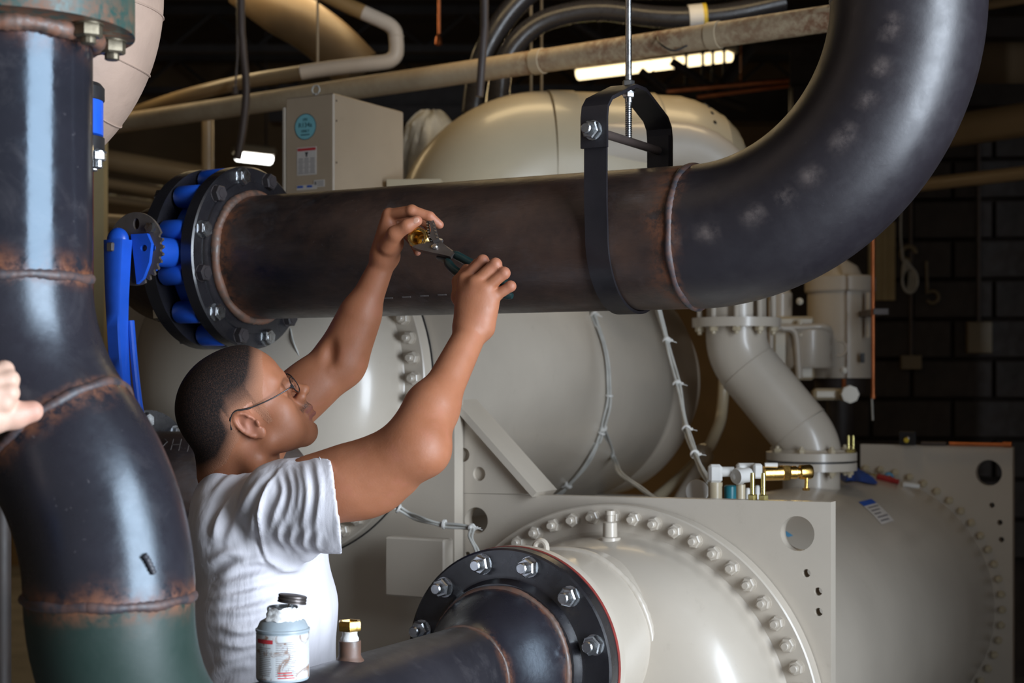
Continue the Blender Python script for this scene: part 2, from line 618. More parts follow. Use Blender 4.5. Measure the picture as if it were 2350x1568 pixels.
def glassy(name):
    t = NT(name)
    return t.set(color=(0.95, 0.97, 1.0), rough=0.02, trans=1.0, ior=1.15)


M['lens'] = glassy('clear_lens')
M['eye_white'] = paint('eye_white', (0.62, 0.58, 0.55), 0.2, 0.02, 20, 0.0)
M['iris'] = paint('dark_brown_iris', (0.03, 0.016, 0.01), 0.15, 0.05, 20, 0.0)


# ---------------------------------------------------------------- shared bolts (mesh data shared, each bolt its own object)
def bolt_mesh(name, mat, r, h, stud, sr, washer=True, head=False):
    g = G()
    z = 0.0
    if washer:
        g.lathe([(r * 1.05, 0), (r * 1.05, r * 0.12)], (0, 0, 0), (0, 0, 1), 16); z = r * 0.12
    g.lathe([(r * 0.98, z), (r, z + h * 0.08), (r, z + h * 0.85), (r * 0.86, z + h)], (0, 0, 0), (0, 0, 1), 6)
    if stud:
        g.lathe([(sr, z + h), (sr, z + h + stud * 0.85), (sr * 0.8, z + h + stud)], (0, 0, 0), (0, 0, 1), 12)
    if head:
        g.lathe([(r * 0.62, z + h), (r * 0.6, z + h + 0.0012)], (0, 0, 0), (0, 0, 1), 12)
    return mesh_from(name, g, mat, (0, 0, 0), 30)


B_BEIGE = bolt_mesh('painted_nut', M['beige'], 0.0155, 0.014, 0.013, 0.0085)
B_ZINC = bolt_mesh('zinc_nut', M['zinc'], 0.0195, 0.018, 0.017, 0.0115)
B_HEAD = bolt_mesh('zinc_bolt_head', M['zinc'], 0.0185, 0.016, 0, 0.01, head=True)
B_HEADD = bolt_mesh('dark_bolt_head', M['dark_bolt'], 0.0185, 0.016, 0, 0.01, head=True)
M['dull_zinc'] = paint('dull_weathered_bolt', (0.20, 0.17, 0.12), 0.45, 0.15, 30, 0.1, metal=0.8)
B_DULL = bolt_mesh('weathered_nut', M['dull_zinc'], 0.0215, 0.018, 0.010, 0.0115)
B_SMALL = bolt_mesh('small_painted_nut', M['beige_warm'], 0.012, 0.011, 0.008, 0.006)
B_BRASS = bolt_mesh('yellow_zinc_hex', M['brass_plate'], 0.0105, 0.012, 0.046, 0.0052, washer=False)


def text_part(name, txt, size, mat, pos, X, Yv, parent, depth=0.0004, align='CENTER'):
    cu = bpy.data.curves.new('lettering', 'FONT')
    cu.body = txt; cu.size = size; cu.align_x = align; cu.align_y = 'CENTER'
    cu.extrude = depth; cu.resolution_u = 3
    tmp = bpy.data.objects.new('tmp_lettering', cu)
    COL.objects.link(tmp)
    dg = bpy.context.evaluated_depsgraph_get()
    me = bpy.data.meshes.new_from_object(tmp.evaluated_get(dg))
    me.materials.clear(); me.materials.append(mat)
    bpy.data.objects.remove(tmp)
    X, Yv = nrm(X), nrm(Yv)
    N = np.cross(X, Yv)
    org = WORG[parent.name]
    mat4 = Matrix([[X[0], Yv[0], N[0], pos[0] - org[0]], [X[1], Yv[1], N[1], pos[1] - org[1]], [X[2], Yv[2], N[2], pos[2] - org[2]], [0, 0, 0, 1]])
    me.transform(mat4)
    o = bpy.data.objects.new(name, me)
    COL.objects.link(o)
    o.parent = parent
    WORG[o.name] = org
    return o

# ---------------------------------------------------------------- the room
g = G().box((0.5, 7.0, -0.05), (15, 22, 0.1))
struct('floor', g, M['floor'])
CEIL = 4.05
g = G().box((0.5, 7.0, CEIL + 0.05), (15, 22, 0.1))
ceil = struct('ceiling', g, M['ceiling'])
for i in range(9):                                                    # steel joists under the deck
    c = V(0.5, 3.0 + i * 1.55, CEIL - 0.16)
    gg = G().box(c + V(0, 0, 0.13), (14, 0.10, 0.06)).box(c - V(0, 0, 0.13), (14, 0.08, 0.05))
    for k in range(24):
        x0 = c[0] - 6.9 + k * 0.58
        gg.tube([(x0, c[1], c[2] - .12), (x0 + .29, c[1], c[2] + .12)], 0.014, 6)
        gg.tube([(x0 + .29, c[1], c[2] + .12), (x0 + .58, c[1], c[2] - .12)], 0.014, 6)
    part('joist', gg, M['dark_steel'], ceil)
g = G().box((0.5, 12.7, 2.0), (15, 0.2, 4.1))
struct('wall_back', g, M['wall'])
g = G().box((-6.9, 7.0, 2.0), (0.2, 22, 4.1))
struct('wall_left', g, M['wall'])
g = G().box((2.38, 3.85, 2.0), (0.12, 4.8, 4.1))
struct('light_blocker_wall', g, M['wall'])  # unseen slab added to keep the door daylight off the far condenser

# block wall at the right, every block a piece of its own
WX, WY = V(math.cos(math.radians(8)), -math.sin(math.radians(8)), 0), None
WN = np.cross(WX, UP)                                                 # towards the camera
w0 = V(1.42, 8.0, 0)
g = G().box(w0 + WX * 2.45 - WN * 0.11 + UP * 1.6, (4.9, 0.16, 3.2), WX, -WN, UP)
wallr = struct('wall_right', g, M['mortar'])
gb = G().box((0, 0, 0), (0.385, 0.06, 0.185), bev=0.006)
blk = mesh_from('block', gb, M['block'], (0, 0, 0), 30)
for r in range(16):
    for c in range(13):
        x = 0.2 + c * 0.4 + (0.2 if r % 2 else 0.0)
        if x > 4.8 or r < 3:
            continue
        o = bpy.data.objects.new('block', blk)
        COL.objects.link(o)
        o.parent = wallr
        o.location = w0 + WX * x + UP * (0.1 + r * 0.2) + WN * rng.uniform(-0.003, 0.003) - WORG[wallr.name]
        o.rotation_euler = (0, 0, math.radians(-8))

# battens that give the warm light seen on the pipes
BD = V(math.cos(math.radians(33)), -math.sin(math.radians(33)), 0)


def batten(c, d, L, mat, label, n=2, drop=True):
    t = thing('fluorescent_batten', label, 'ceiling light', c, 'fluorescent battens')
    y = np.cross(UP, d)
    part('housing', G().box(c + UP * 0.05, (L, 0.16, 0.06), d, y, UP, bev=0.012), M['beige_warm'], t)
    for k in range(n):
        o = (k - (n - 1) / 2) * L / n
        g = G()
        g.tube(lin(c + d * (o - L / n * 0.47) + UP * 0.005, c + d * (o + L / n * 0.47) + UP * 0.005, 6), 0.042, 12)
        part('lamp_tube', g, mat, t)
    if drop:
        for s in (-0.35, 0.35):
            part('drop_rod', G().tube([c + d * L * s + UP * 0.08, V(*(c + d * L * s)[:2], CEIL)], 0.008, 8), M['dark_rod'], t)
    return t


batten(P(1497, 150, 10.0), BD, 1.12, M['tube_warm'], 'warm two-lamp fluorescent batten above the domed beige casing')
batten(P(583, 362, 11.4), V(math.cos(.5), -math.sin(.5), 0) * V(1, -1.6, 1) / np.linalg.norm(V(math.cos(.5), math.sin(.5) * 1.6, 0)), 0.29,
       M['tube_cool'], 'small white glaring lamp over the blue valve', 1)


# ---------------------------------------------------------------- pipes
def elbow_pts(p, t0, b, rb, ang, n):
    p, t0, b = np.asarray(p, float), nrm(t0), nrm(b)
    return [p + b * rb * (1 - math.cos(a)) + t0 * rb * math.sin(a) for a in np.linspace(0, ang, n)]


def bead(c, n, R, r=0.006, seed=0, steps=150):
    """a rippled weld bead around a pipe"""
    rg = np.random.default_rng(seed)
    x, y, n = basis(n)
    ph = rg.uniform(0, 6.28, 4)
    pts = []; rs = []
    for i in range(steps + 1):
        a = 2 * math.pi * (i % steps) / steps
        w = 0.0009 * math.sin(5 * a + ph[0]) + 0.0007 * math.sin(11 * a + ph[1])
        rr = r * (1 + 0.09 * math.sin(58 * a + ph[2]) * (0.6 + 0.4 * math.sin(3 * a)) + 0.10 * math.sin(9 * a + ph[3]))
        pts.append(np.asarray(c) + (x * math.cos(a) + y * math.sin(a)) * (R - 0.0030) + n * w)
        rs.append(rr)
    return G().tube(pts, rs, 10, cap=False)


def welds_attr(o, welds, wh, wr):
    """heat tint and rust beside the welds: bands with wavering edges"""
    def f(w, width, seed):
        def g(co):
            a = np.zeros(len(co))
            for c, n in w:
                q = co - np.asarray(c)
                d = q @ nrm(n)
                rr = np.linalg.norm(q, axis=1)
                wob = 1 + 0.35 * np.sin(q[:, 0] * 55 + seed) * np.sin(q[:, 1] * 47 + q[:, 2] * 61 + seed * 2)
                a = np.maximum(a, np.exp(-(np.abs(d) / (width * wob)) ** 2.2) * (rr < 0.3))
            return a
        return g
    vattr(o, 'heat', f(welds, wh, 1.0))
    vattr(o, 'rust', f(welds, wr, 4.0))


K = 0.9295
# ---- the welded pipe at the left: drop, offset of two elbows, green elbow, run to the chiller nozzle
RL = 0.12 * K
Lb = V(-0.5753 * K, 2.244 * K, ZC - 0.3117 * K)                      # lower weld
Lt = V(-0.7385 * K, 2.30 * K, ZC + 0.1469 * K)                       # upper weld
hv = V(*(Lb - Lt)[:2], 0); hv_n = nrm(hv)
drop = Lt[2] - Lb[2]; off = np.linalg.norm(hv)
al = 2 * math.atan(off / drop); rbL = drop / (2 * math.sin(al))
Ltop = V(Lt[0], Lt[1], ZC + 0.507 * K)
e1 = elbow_pts(Lt, -UP, hv_n, rbL, al, 22)
mid = e1[-1]; mdir = nrm(hv_n * math.sin(al) - UP * math.cos(al))
e2 = [Lt + (Lb - mid) + 0 * UP for _ in range(0)]
e2 = [Lb + (Lt - q) for q in e1][::-1]
OLOW = P(1180.5, 1516, 3.1)                                          # flange centre on the chiller nozzle
RLOW = 0.0945
zlow = OLOW[2]
rbg = Lb[2] - zlow
eg = elbow_pts(Lb, -UP, D, rbg, math.pi / 2, 22)
lp = thing('left_pipe', 'large black pipe with welded elbows and a green bend at the left edge', 'pipe', V(Lb[0], Lb[1], 0.0))
W_L = [(Lt, UP), (mid, mdir), (Lb, UP)]
o = part('straight_pipe', G().tube(lin(Ltop, Lt, 40), RL, 96), M['steel_smooth'], lp)
welds_attr(o, W_L + [(Ltop, UP)], 0.036, 0.022)
o = part('elbow', G().tube(e1, RL, 72), M['steel_left'], lp); welds_attr(o, W_L, 0.034, 0.010)
o = part('elbow', G().tube(e2, RL, 72), M['steel_left'], lp); welds_attr(o, W_L, 0.044, 0.018)
o = part('green_elbow', G().tube(eg, list(np.linspace(RL, RLOW, 22)), 72), M['green'], lp, label='dark green painted elbow'); welds_attr(o, W_L, 0.022, 0.014)
for i, (c, n) in enumerate(W_L):
    o = part('weld_bead', bead(c, n, RL, 0.0072, i), M['bead'], lp, 60)
    vattr(o, 'rust', lambda co: 0.35 + 0 * co[:, 0]); vattr(o, 'heat', lambda co: 0.2 + 0 * co[:, 0])
# short stray weld deposit on the lower elbow


def cyl_hit(px, py, c, ax, R):
    """first hit of a pixel ray on a round pipe"""
    d = V((px - 1175) / F, 1.0, (870 - py) / F); o_ = V(0, 0, ZC) - np.asarray(c)
    ax = nrm(ax)
    dp = d - ax * (d @ ax); op = o_ - ax * (o_ @ ax)
    a_, b_, c_ = dp @ dp, 2 * dp @ op, op @ op - R * R
    return o_ + np.asarray(c) + d * ((-b_ - math.sqrt(max(0.0, b_ * b_ - 4 * a_ * c_))) / (2 * a_))


q = [cyl_hit(x, y, Lb, UP, RL - 0.0005) for x, y in ((330, 1274), (338, 1285), (345, 1300), (353, 1318))]
part('stray_weld', G().tube(spline(q, 6), [0.0042 + 0.0007 * math.sin(i * 1.9) for i in range(18)] + [0.002], 10), M['bead'], lp, 60)
# flange at the top
fl = G()
zf = Ltop[2]
fl.lathe([(RL + 0.001, -0.01), (RL + 0.016, 0.0), (0.181 * K, 0.0), (0.181 * K, 0.052), (RL + 0.01, 0.056), (RL - 0.01, 0.056)], Ltop, UP, 72)
o = part('top_flange', fl, M['green_flange'], lp, label='green flange rusty on its underside')
vattr(o, 'heat', lambda co: (np.hypot(co[:, 0] - Lt[0], co[:, 1] - Lt[1]) < 0.15) * 0.9)
vattr(o, 'rust', lambda co: ((co[:, 2] < zf + 0.02) * 0.8))
o = part('fillet_weld', bead(Ltop - UP * 0.008, UP, RL + 0.008, 0.012, 9), M['bead_rust'], lp, 60)
vattr(o, 'rust', lambda co: 0.9 + 0 * co[:, 0]); vattr(o, 'heat', lambda co: 0.5 + 0 * co[:, 0])
for k in range(8):
    a = math.radians(20 + 45 * k)
    if k in (5, 6):
        continue
    p = Ltop + V(math.cos(a), math.sin(a), 0) * 0.148 * K
    inst('flange_bolt', B_DULL, lp, p, (0, 0, -1), 0.3 * k, 0.9)
# gusset of pipe above the flange
part('upper_pipe', G().tube(lin(Ltop + UP * 0.056, V(Lt[0], Lt[1], 3.4), 4), RL, 48), M['flange_black'], lp)

# ---- lower run to the chiller
low = thing('lower_pipe', 'dusty black steel pipe with reducer and bolted flange, running to the large beige dome', 'pipe', OLOW * V(1, 1, 0) + V(-0.15, -0.3, 0))
o = part('pipe_run', G().tube(lin(eg[-1], OLOW - D * 0.20, 50), RLOW, 64), M['steel_low'], low)
wl2 = [(OLOW - D * 0.20, D), (OLOW - D * 0.062, D)]
welds_attr(o, wl2[:1], 0.022, 0.010)
red = []
for s in np.linspace(0.20, 0.062, 20):
    u = (s - 0.062) / 0.138
    k = u * u * (3 - 2 * u)
    red.append((0.150 + (RLOW - 0.150) * k, -s))
o = part('reducer', G().lathe(red + [(0.14, -0.05)], OLOW, D, 72), M['steel_left'], low, 60)
welds_attr(o, wl2, 0.025, 0.012)
o = part('weld_bead', bead(wl2[0][0], D, RLOW + 0.001, 0.0045, 21), M['bead_rust'], low, 60)
vattr(o, 'rust', lambda co: 0.3 + 0 * co[:, 0]); vattr(o, 'heat', lambda co: 0.7 + 0 * co[:, 0])
o = part('weld_bead', bead(wl2[1][0], D, 0.1505, 0.008, 22), M['bead_rust'], low, 60)
vattr(o, 'rust', lambda co: 0.5 + 0 * co[:, 0]); vattr(o, 'heat', lambda co: 0.6 + 0 * co[:, 0])
part('flange', G().lathe([(0.135, -0.058), (0.158, -0.056), (0.166, -0.036), (0.172, -0.034), (0.221, -0.034), (0.225, -0.031), (0.225, 0.0), (0.1, 0.0)], OLOW, D, 96),
     M['flange_black'], low, 25)
for k in range(12):
    a = math.radians(15 + 30 * k)
    p = OLOW + (E * math.sin(a) + UP * math.cos(a)) * 0.198 - D * 0.034
    inst('flange_bolt', B_ZINC, low, p, -D, 0.4 * k, 1.0)
# threaded stub on the crest of the pipe
stub = OLOW - D * 0.58 + UP * (RLOW - 0.008)
o = part('threaded_stub', G().lathe([(0.030, -0.002), (0.020, 0.010), (0.0185, 0.014), (0.0185, 0.038), (0.012, 0.038)], stub, UP, 28), M['bead_rust'], low)
vattr(o, 'rust', lambda co: 0.45 + 0 * co[:, 0]); vattr(o, 'heat', lambda co: 0.9 + 0 * co[:, 0])
bt = stub + UP * 0.036
bb = thing('brass_bushing', 'hex brass bushing with white thread tape screwed into the stub on the lower pipe', 'pipe fitting', bt)
g = G().lathe([(0.0145, 0), (0.0150, 0.006), (0.0128, 0.010), (0.0122, 0.014), (0.0135, 0.019)], bt, UP, 24)
part('thread_tape', g, M['tape'], bb)
g = G().lathe([(0.0130, 0.017), (0.0195, 0.019), (0.0205, 0.021), (0.0205, 0.033), (0.0195, 0.035), (0.0145, 0.035), (0.0125, 0.030), (0.0125, 0.024), (0, 0.024)], bt, UP, 6, x=V(.9, -.4, 0))
part('hex_head', g, M['brass'], bb, 25)

# ---- upper pipe with its flange, weld, and the big elbow at the right
TA = math.radians(29)
A = V(math.cos(TA), -math.sin(TA), 0)
N = V(-math.sin(TA), -math.cos(TA), 0)                               # towards the camera
OUP = P(583, 592, 3.49)
RU = 0.1365
tW = 1.055
Wc = OUP + A * tW
up = thing('overhead_pipe', 'dull black steel pipe with a rusty flange, crossing above the man to a great elbow', 'pipe', OUP * V(1, 1, 0) + A * 0.5)
o = part('straight_pipe', G().tube(lin(OUP, Wc, 90), RU, 80), M['steel_upper'], up)
welds_attr(o, [(OUP + A * 0.012, A), (Wc, A)], 0.045, 0.032)
ee = elbow_pts(Wc, A, UP, 0.405, math.pi / 2, 44)
o = part('great_elbow', G().tube(ee, RU, 88), M['steel_elbow'], up, label='blue-black steel elbow sweeping upward')
welds_attr(o, [(Wc, A)], 0.016, 0.014)
_me = o.data
_co = np.empty(len(_me.vertices) * 3); _me.vertices.foreach_get('co', _co)
_nv = np.arange(len(_me.vertices)) // 88
_w = _co.reshape(-1, 3) + WORG[o.name]
_c = np.array(ee)[np.minimum(_nv, 43)]
_rad = (_w - _c) / RU
_s = np.clip(_nv / 43.0, 0, 1)
_k = np.exp(-((_rad @ UP * np.cos(_s * 1.57) - _rad @ A * np.sin(_s * 1.57) + 0.10) / 0.10) ** 2) * (_rad @ N > 0)
_k *= np.clip(np.sin(_s * 58 + 1.1 * np.sin(_s * 17)) * 0.8 + 0.30, 0, 1)
_a = _me.attributes.new('scuff', 'FLOAT', 'POINT'); _a.data.foreach_set('value', _k.astype(np.float32))
part('riser', G().tube(lin(ee[-1], V(ee[-1][0], ee[-1][1], CEIL), 6), RU, 64), M['steel_left'], up)
vattr(bpy.data.objects['riser'], 'rust', lambda co: 0 * co[:, 0])
o = part('weld_bead', bead(Wc, A, RU, 0.0078, 5), M['bead'], up, 60)
vattr(o, 'rust', lambda co: 0.45 + 0 * co[:, 0]); vattr(o, 'heat', lambda co: 0.3 + 0 * co[:, 0])
o = part('weld_bead', bead(ee[-1], UP, RU, 0.0055, 6), M['bead'], up, 60)
vattr(o, 'rust', lambda co: 0.2 + 0 * co[:, 0])
part('flange', G().lathe([(0.13, 0.0), (0.168, 0.0), (0.170, -0.004), (0.199, -0.004), (0.203, -0.007), (0.203, -0.036), (0.1, -0.036)], OUP, A, 96),
     M['flange_black'], up, 25)
o = part('fillet_weld', bead(OUP + A * 0.005, A, RU + 0.006, 0.0105, 15), M['bead_rust'], up, 60)
vattr(o, 'rust', lambda co: 0.8 + 0 * co[:, 0]); vattr(o, 'heat', lambda co: 0.8 + 0 * co[:, 0])
for k in range(12):
    a = math.radians(-14 - 30 * k)
    p = OUP + (A * 0 + np.cross(UP, A) * 0) + (-N * math.sin(a) * -1 * -1 + UP * math.cos(a)) * 0.181 - A * 0.004
    inst('flange_bolt', B_HEAD if k % 2 == 0 else B_HEADD, up, p, A, 0.5 * k)

for i in range(9):                                                    # stencil dashes low on the pipe
    x = 800 + 41 * i
    qa = cyl_hit(x, 690 - 0.062 * (x - 800), OUP, A, RU + .0004); qb = cyl_hit(x + 19, 690 - 0.062 * (x + 19 - 800), OUP, A, RU + .0004)
    nn = nrm((qa - OUP) - A * ((qa - OUP) @ A))
    part('paint_dash', G().box((qa + qb) / 2, (np.linalg.norm(qb - qa), 0.0032, 0.0008), A, np.cross(nn, A), nn), M['chalk'], up)
# ---- blue butterfly valve
va = thing('butterfly_valve', 'blue lever butterfly valve clamped between two black flanges', 'valve', OUP * V(1, 1, 0) - A * 0.07)
g = G().lathe([(0.120, -0.038), (0.152, -0.038), (0.158, -0.046), (0.158, -0.102), (0.152, -0.110), (0.120, -0.110)], OUP, A, 72)
part('valve_body', g, M['blue'], va)
for k in range(12):
    a = math.radians(-14 - 30 * k)
    p = OUP + (-N * math.sin(a) + UP * math.cos(a)) * 0.178
    part('lug', G().lathe([(0.023, -0.042), (0.025, -0.046), (0.025, -0.102), (0.023, -0.106)], p, A, 16), M['blue'], va)
Cv = OUP - A * 0.074
part('valve_neck', G().tube(lin(Cv + N * 0.15, Cv + N * 0.275, 4), 0.032, 20).box(Cv + N * 0.278, (0.09, 0.09, 0.012), A, UP, N, bev=.006), M['blue'], va)
Cd = Cv + N * 0.295 + UP * 0.001
poly = []
for i in range(120):
    a = 2 * math.pi * i / 120
    r = 0.0765
    if -75 < math.degrees((a + math.pi) % (2 * math.pi) - math.pi) < 28:
        r = 0.0765 if (i % 4) < 2 else 0.0690
    poly.append((r * math.cos(a), r * math.sin(a)))
holes = [circ(0.004, 0.052, 0.0085, 16, 0.012), circ(0.046, 0.042, 0.010, 16), circ(0.046, 0.000, 0.011, 16, 0.008)]
part('notch_plate', G().plate(poly, 0.006, Cd, A, UP, holes), M['notch'], va, 25, label='brown grey plate with notched rim')
g = G()


def lever_prof(s):
    return 0.030 - 0.010 * s


cs = []
for s in np.linspace(0, 1, 14):
    c = Cd - A * 0.026 + A * 0.022 * s - UP * (0.395 * s - 0.018) + N * (0.028 + 0.012 * math.sin(s * 3.1))
    cs.append((c, 0.052 - 0.017 * min(1, s * 2.2), 0.036 - 0.010 * s))
vs = []; fs = []
for c, w, d in cs:
    for sx, sy in ((-1, -.8), (-.8, -1), (.8, -1), (1, -.8), (1, .8), (.8, 1), (-.8, 1), (-1, .8)):
        vs.append(c + A * sx * w / 2 + N * sy * d / 2)
for i in range(len(cs) - 1):
    for k in range(8):
        fs.append((i * 8 + k, i * 8 + 8 + k, i * 8 + 8 + (k + 1) % 8, i * 8 + (k + 1) % 8))
fs.append(tuple(range(8))); fs.append(tuple(reversed(range(len(vs) - 8, len(vs)))))
g.add(vs, fs)
g.ball(Cd - A * 0.026 + UP * 0.018 + N * 0.028, (0.026, 0.026, 0.018), 20, 10, A, UP, N)
lv = part('lever', g, M['blue'], va, 40)
part('stem_end', G().box(Cd - A * 0.026 + UP * 0.002 + N * 0.048, (0.016, 0.018, 0.012), A, UP, N, bev=.002), M['notch'], lv)
for k in range(5):                                                    # worn raised mark on the lever
    q = Cd - A * 0.018 - UP * (0.085 + 0.016 * k) + N * 0.0475
    part('raised_mark', G().box(q, (0.010, 0.0045, 0.002), A + UP * (0.5 if k % 2 else -0.4), UP, N), M['blue'], lv)
g = G().tube(spline([Cd + A * 0.002 - UP * 0.15 + N * 0.020, Cd + A * 0.014 - UP * 0.24 + N * 0.022, Cd + A * 0.026 - UP * 0.32 + N * 0.022,
                     Cd + A * 0.040 - UP * 0.385 + N * 0.022], 6), 0.0075, 10)
part('latch_handle', g, M['blue'], va)
g = G().plate([(-0.004, 0.03), (0.040, 0.03), (0.052, 0.008), (0.046, -0.030), (0.030, -0.062), (0.012, -0.074), (0.006, -0.03)], 0.008, Cd + N * 0.006, A, UP, [circ(0.032, 0.0, 0.009, 14, 0.007)])
part('latch_plate', g, M['blue'], va)
part('plate_bolt', G().lathe([(0.011, 0), (0.011, 0.009), (0, 0.009)], Cd + A * 0.046 + UP * 0.042 + N * 0.0065, N, 6), M['zinc'], va)
# the second flange and the dark elbow beyond it
p2 = thing('dark_elbow_pipe', 'black flanged elbow behind the blue valve lever', 'pipe', OUP * V(1, 1, 0) - A * 0.2)
part('flange', G().lathe([(0.1, -0.112), (0.203, -0.112), (0.203, -0.146), (0.165, -0.148), (0.15, -0.165), (0.1, -0.165)], OUP, A, 80), M['flange_black'], p2, 25)
for k in range(12):
    a = math.radians(-14 - 30 * k)
    p = OUP + (-N * math.sin(a) + UP * math.cos(a)) * 0.181 - A * 0.147
    inst('flange_bolt', B_HEAD, p2, p, -A, 0.5 * k)
eb = elbow_pts(OUP - A * 0.165, -A, -N, 0.17, math.pi / 2, 18)
o = part('elbow', G().tube(eb + lin(eb[-1] - N * 0.05, eb[-1] - N * 0.8, 4), RU, 56), M['steel_upper'], p2)
vattr(o, 'rust', lambda co: 0 * co[:, 0])

# ---- pipe low behind the man, with its flange
B0 = P(338, 1110, 3.52)
lb = thing('rear_low_pipe', 'black flanged pipe low behind the man\'s back', 'pipe', B0 * V(1, 1, 0))
pts = lin(B0 - A * 0.5, B0 + A * 0.03, 10)
pts = pts + elbow_pts(pts[-1], A, D, 0.125, math.radians(89), 14)[1:]
pts = pts + [pts[-1] + D * 0.22]
o = part('pipe_run', G().tube(pts, 0.118, 56), M['steel_upper'], lb); vattr(o, 'rust', lambda co: 0 * co[:, 0])
part('flange', G().lathe([(0.1, -0.03), (0.165, -0.03), (0.165, 0.0), (0.1, 0.0)], B0 + A * 0.0, A, 64), M['flange_black'], lb, 25)
part('flange', G().lathe([(0.1, -0.065), (0.165, -0.065), (0.165, -0.034), (0.1, -0.034)], B0 + A * 0.0, A, 64), M['flange_black'], lb, 25)
for k in range(8):
    a = math.radians(5 + 45 * k)
    inst('flange_bolt', B_HEAD, lb, B0 + (N * math.sin(a) + UP * math.cos(a)) * 0.142, A, k * .4)

for pts_ in (((372, 1026), (384, 1014), (378, 1008)), ((392, 1032), (398, 1008)), ((410, 1034), (416, 1008)), ((394, 1021), (414, 1020)), ((430, 1036), (436, 1010)), ((448, 1034), (452, 1012)), ((432, 1023), (450, 1022))):
    part('chalk_stroke', G().tube([cyl_hit(x, y, B0, A, 0.1183) for x, y in pts_], 0.0012, 6), M['chalk'], lb)
# ---- clevis hanger and its rod
H = OUP + A * 0.915
hg = thing('clevis_hanger', 'black clevis hanger with zinc bolt and threaded rod carrying the overhead pipe', 'pipe hanger', H)


def band(path, w, th):
    """strap of width w along A following (n, z) points around the hanger centre"""
    g = G(); pts = [V(a, b, 0) for a, b in path]
    vs = []; fs = []
    n = len(pts)
    for i in range(n):
        t = nrm(pts[min(i + 1, n - 1)] - pts[max(i - 1, 0)])
        q = V(-t[1], t[0], 0)
        for sa, sq in ((-1, -1), (1, -1), (1, 1), (-1, 1)):
            p = pts[i] + q * sq * th / 2
            vs.append(H + N * p[0] + UP * p[1] + A * sa * w / 2)
    for i in range(n - 1):
        for k in range(4):
            fs.append((i * 4 + k, i * 4 + (k + 1) % 4, i * 4 + 4 + (k + 1) % 4, i * 4 + 4 + k))
    fs.append((3, 2, 1, 0)); fs.append((n * 4 - 4, n * 4 - 3, n * 4 - 2, n * 4 - 1))
    return g.add(vs, fs)


rr = RU + 0.0045
zb = 0.192
loop = [(rr + 0.004, zb + 0.03), (rr + 0.004, 0.06)] + [(rr * math.cos(a), rr * math.sin(a)) for a in np.linspace(0, -math.pi, 40)] + [(-rr - 0.004, 0.06), (-rr - 0.004, zb + 0.03)]
part('lower_strap', band(loop, 0.046, 0.006), M['hanger'], hg, 30)
ro = rr + 0.0105
loop = [(ro, zb - 0.032), (ro, zb + 0.025)] + [(ro * 0.97, zb + 0.045), (ro * 0.86, zb + 0.062), (0.035, zb + 0.098), (0.024, zb + 0.102), (-0.024, zb + 0.102), (-0.035, zb + 0.098), (-ro * 0.86, zb + 0.062), (-ro * 0.97, zb + 0.045)] + [(-ro, zb + 0.025), (-ro, zb - 0.032)]
part('yoke', band(loop, 0.054, 0.007), M['hanger'], hg, 30)
part('cross_bolt', G().tube([H + N * (ro + 0.022) + UP * zb, H - N * (ro + 0.02) + UP * zb], 0.0085, 14), M['dark_rod'], hg)
inst('nut', B_ZINC, hg, H + N * (ro + 0.004) + UP * zb, N, 0.3, 0.92)
inst('bolt_head', B_HEAD, hg, H - N * (ro + 0.004) + UP * zb, -N, 0.3, 0.9)
g = G()
rodp = H
ptsr = lin(H + UP * (zb - 0.005), V(H[0], H[1], CEIL), 3)
g.tube(ptsr, 0.0062, 14)
part('threaded_rod', g, M['zinc'], hg)
g = G()
for i in range(26):
    z = zb - 0.003 + i * 0.0042
    g.lathe([(0.0060, 0), (0.0072, 0.0015), (0.0060, 0.003)], H + UP * z, UP, 12)
part('rod_thread', g, M['zinc'], hg, 20)
inst('nut', B_ZINC, hg, H + UP * (zb + 0.106), UP, 0.2, 0.62)
inst('nut', B_ZINC, hg, H + UP * (zb + 0.097), -UP, 0.2, 0.62)

# ---- white lagged elbow and small blue valve behind the left pipe
lag = thing('lagged_elbow', 'pinkish white canvas-lagged pipe elbow behind the left pipe', 'pipe', P(110, 800, 2.85) * V(1, 1, 0))
rbl, rl_ = 0.21, 0.175
c0 = V((371 - 1175) / F * 2.85 - rl_, 2.85, ZC + 0.70)
el = elbow_pts(c0, -UP, V(-1, 0.1, 0), rbl, math.radians(80), 30)
part('lagging', G().tube([V(c0[0], c0[1], CEIL - .5), c0 + UP * 0.02] + el + [el[-1] + nrm(el[-1] - el[-2]) * 0.9], rl_, 64), M['lag'], lag)
for i in (2, 8, 14, 20, 26):
    tdir = nrm(el[min(i + 1, 29)] - el[i - 1])
    x, y, n = basis(tdir)
    pr = arcpts(el[i], x, y, rl_ + 0.0005, 0, 2 * math.pi, 50)
    part('seam', G().tube(pr, 0.0022, 6, cap=False), M['lag'], lag)
sv = thing('small_blue_valve', 'black and blue valve body half hidden behind the left pipe top', 'valve', P(150, 340, 2.45))
vc = P(160, 340, 2.45)
k = 2.45 / F
part('lower_flange', G().lathe([(0.02, 0), (74 * k, 0), (78 * k, 4 * k), (78 * k, 32 * k), (0.02, 34 * k)], vc - UP * 8 * k, UP, 40), M['black'], sv)
part('valve_body', G().lathe([(66 * k, 0), (75 * k, 4 * k), (75 * k, 92 * k), (66 * k, 96 * k)], vc + UP * 26 * k, UP, 40), M['blue'], sv)
part('upper_flange', G().lathe([(0.02, 0), (76 * k, 0), (78 * k, 3 * k), (78 * k, 30 * k), (70 * k, 40 * k), (0.02, 42 * k)], vc + UP * 108 * k, UP, 40), M['black'], sv)
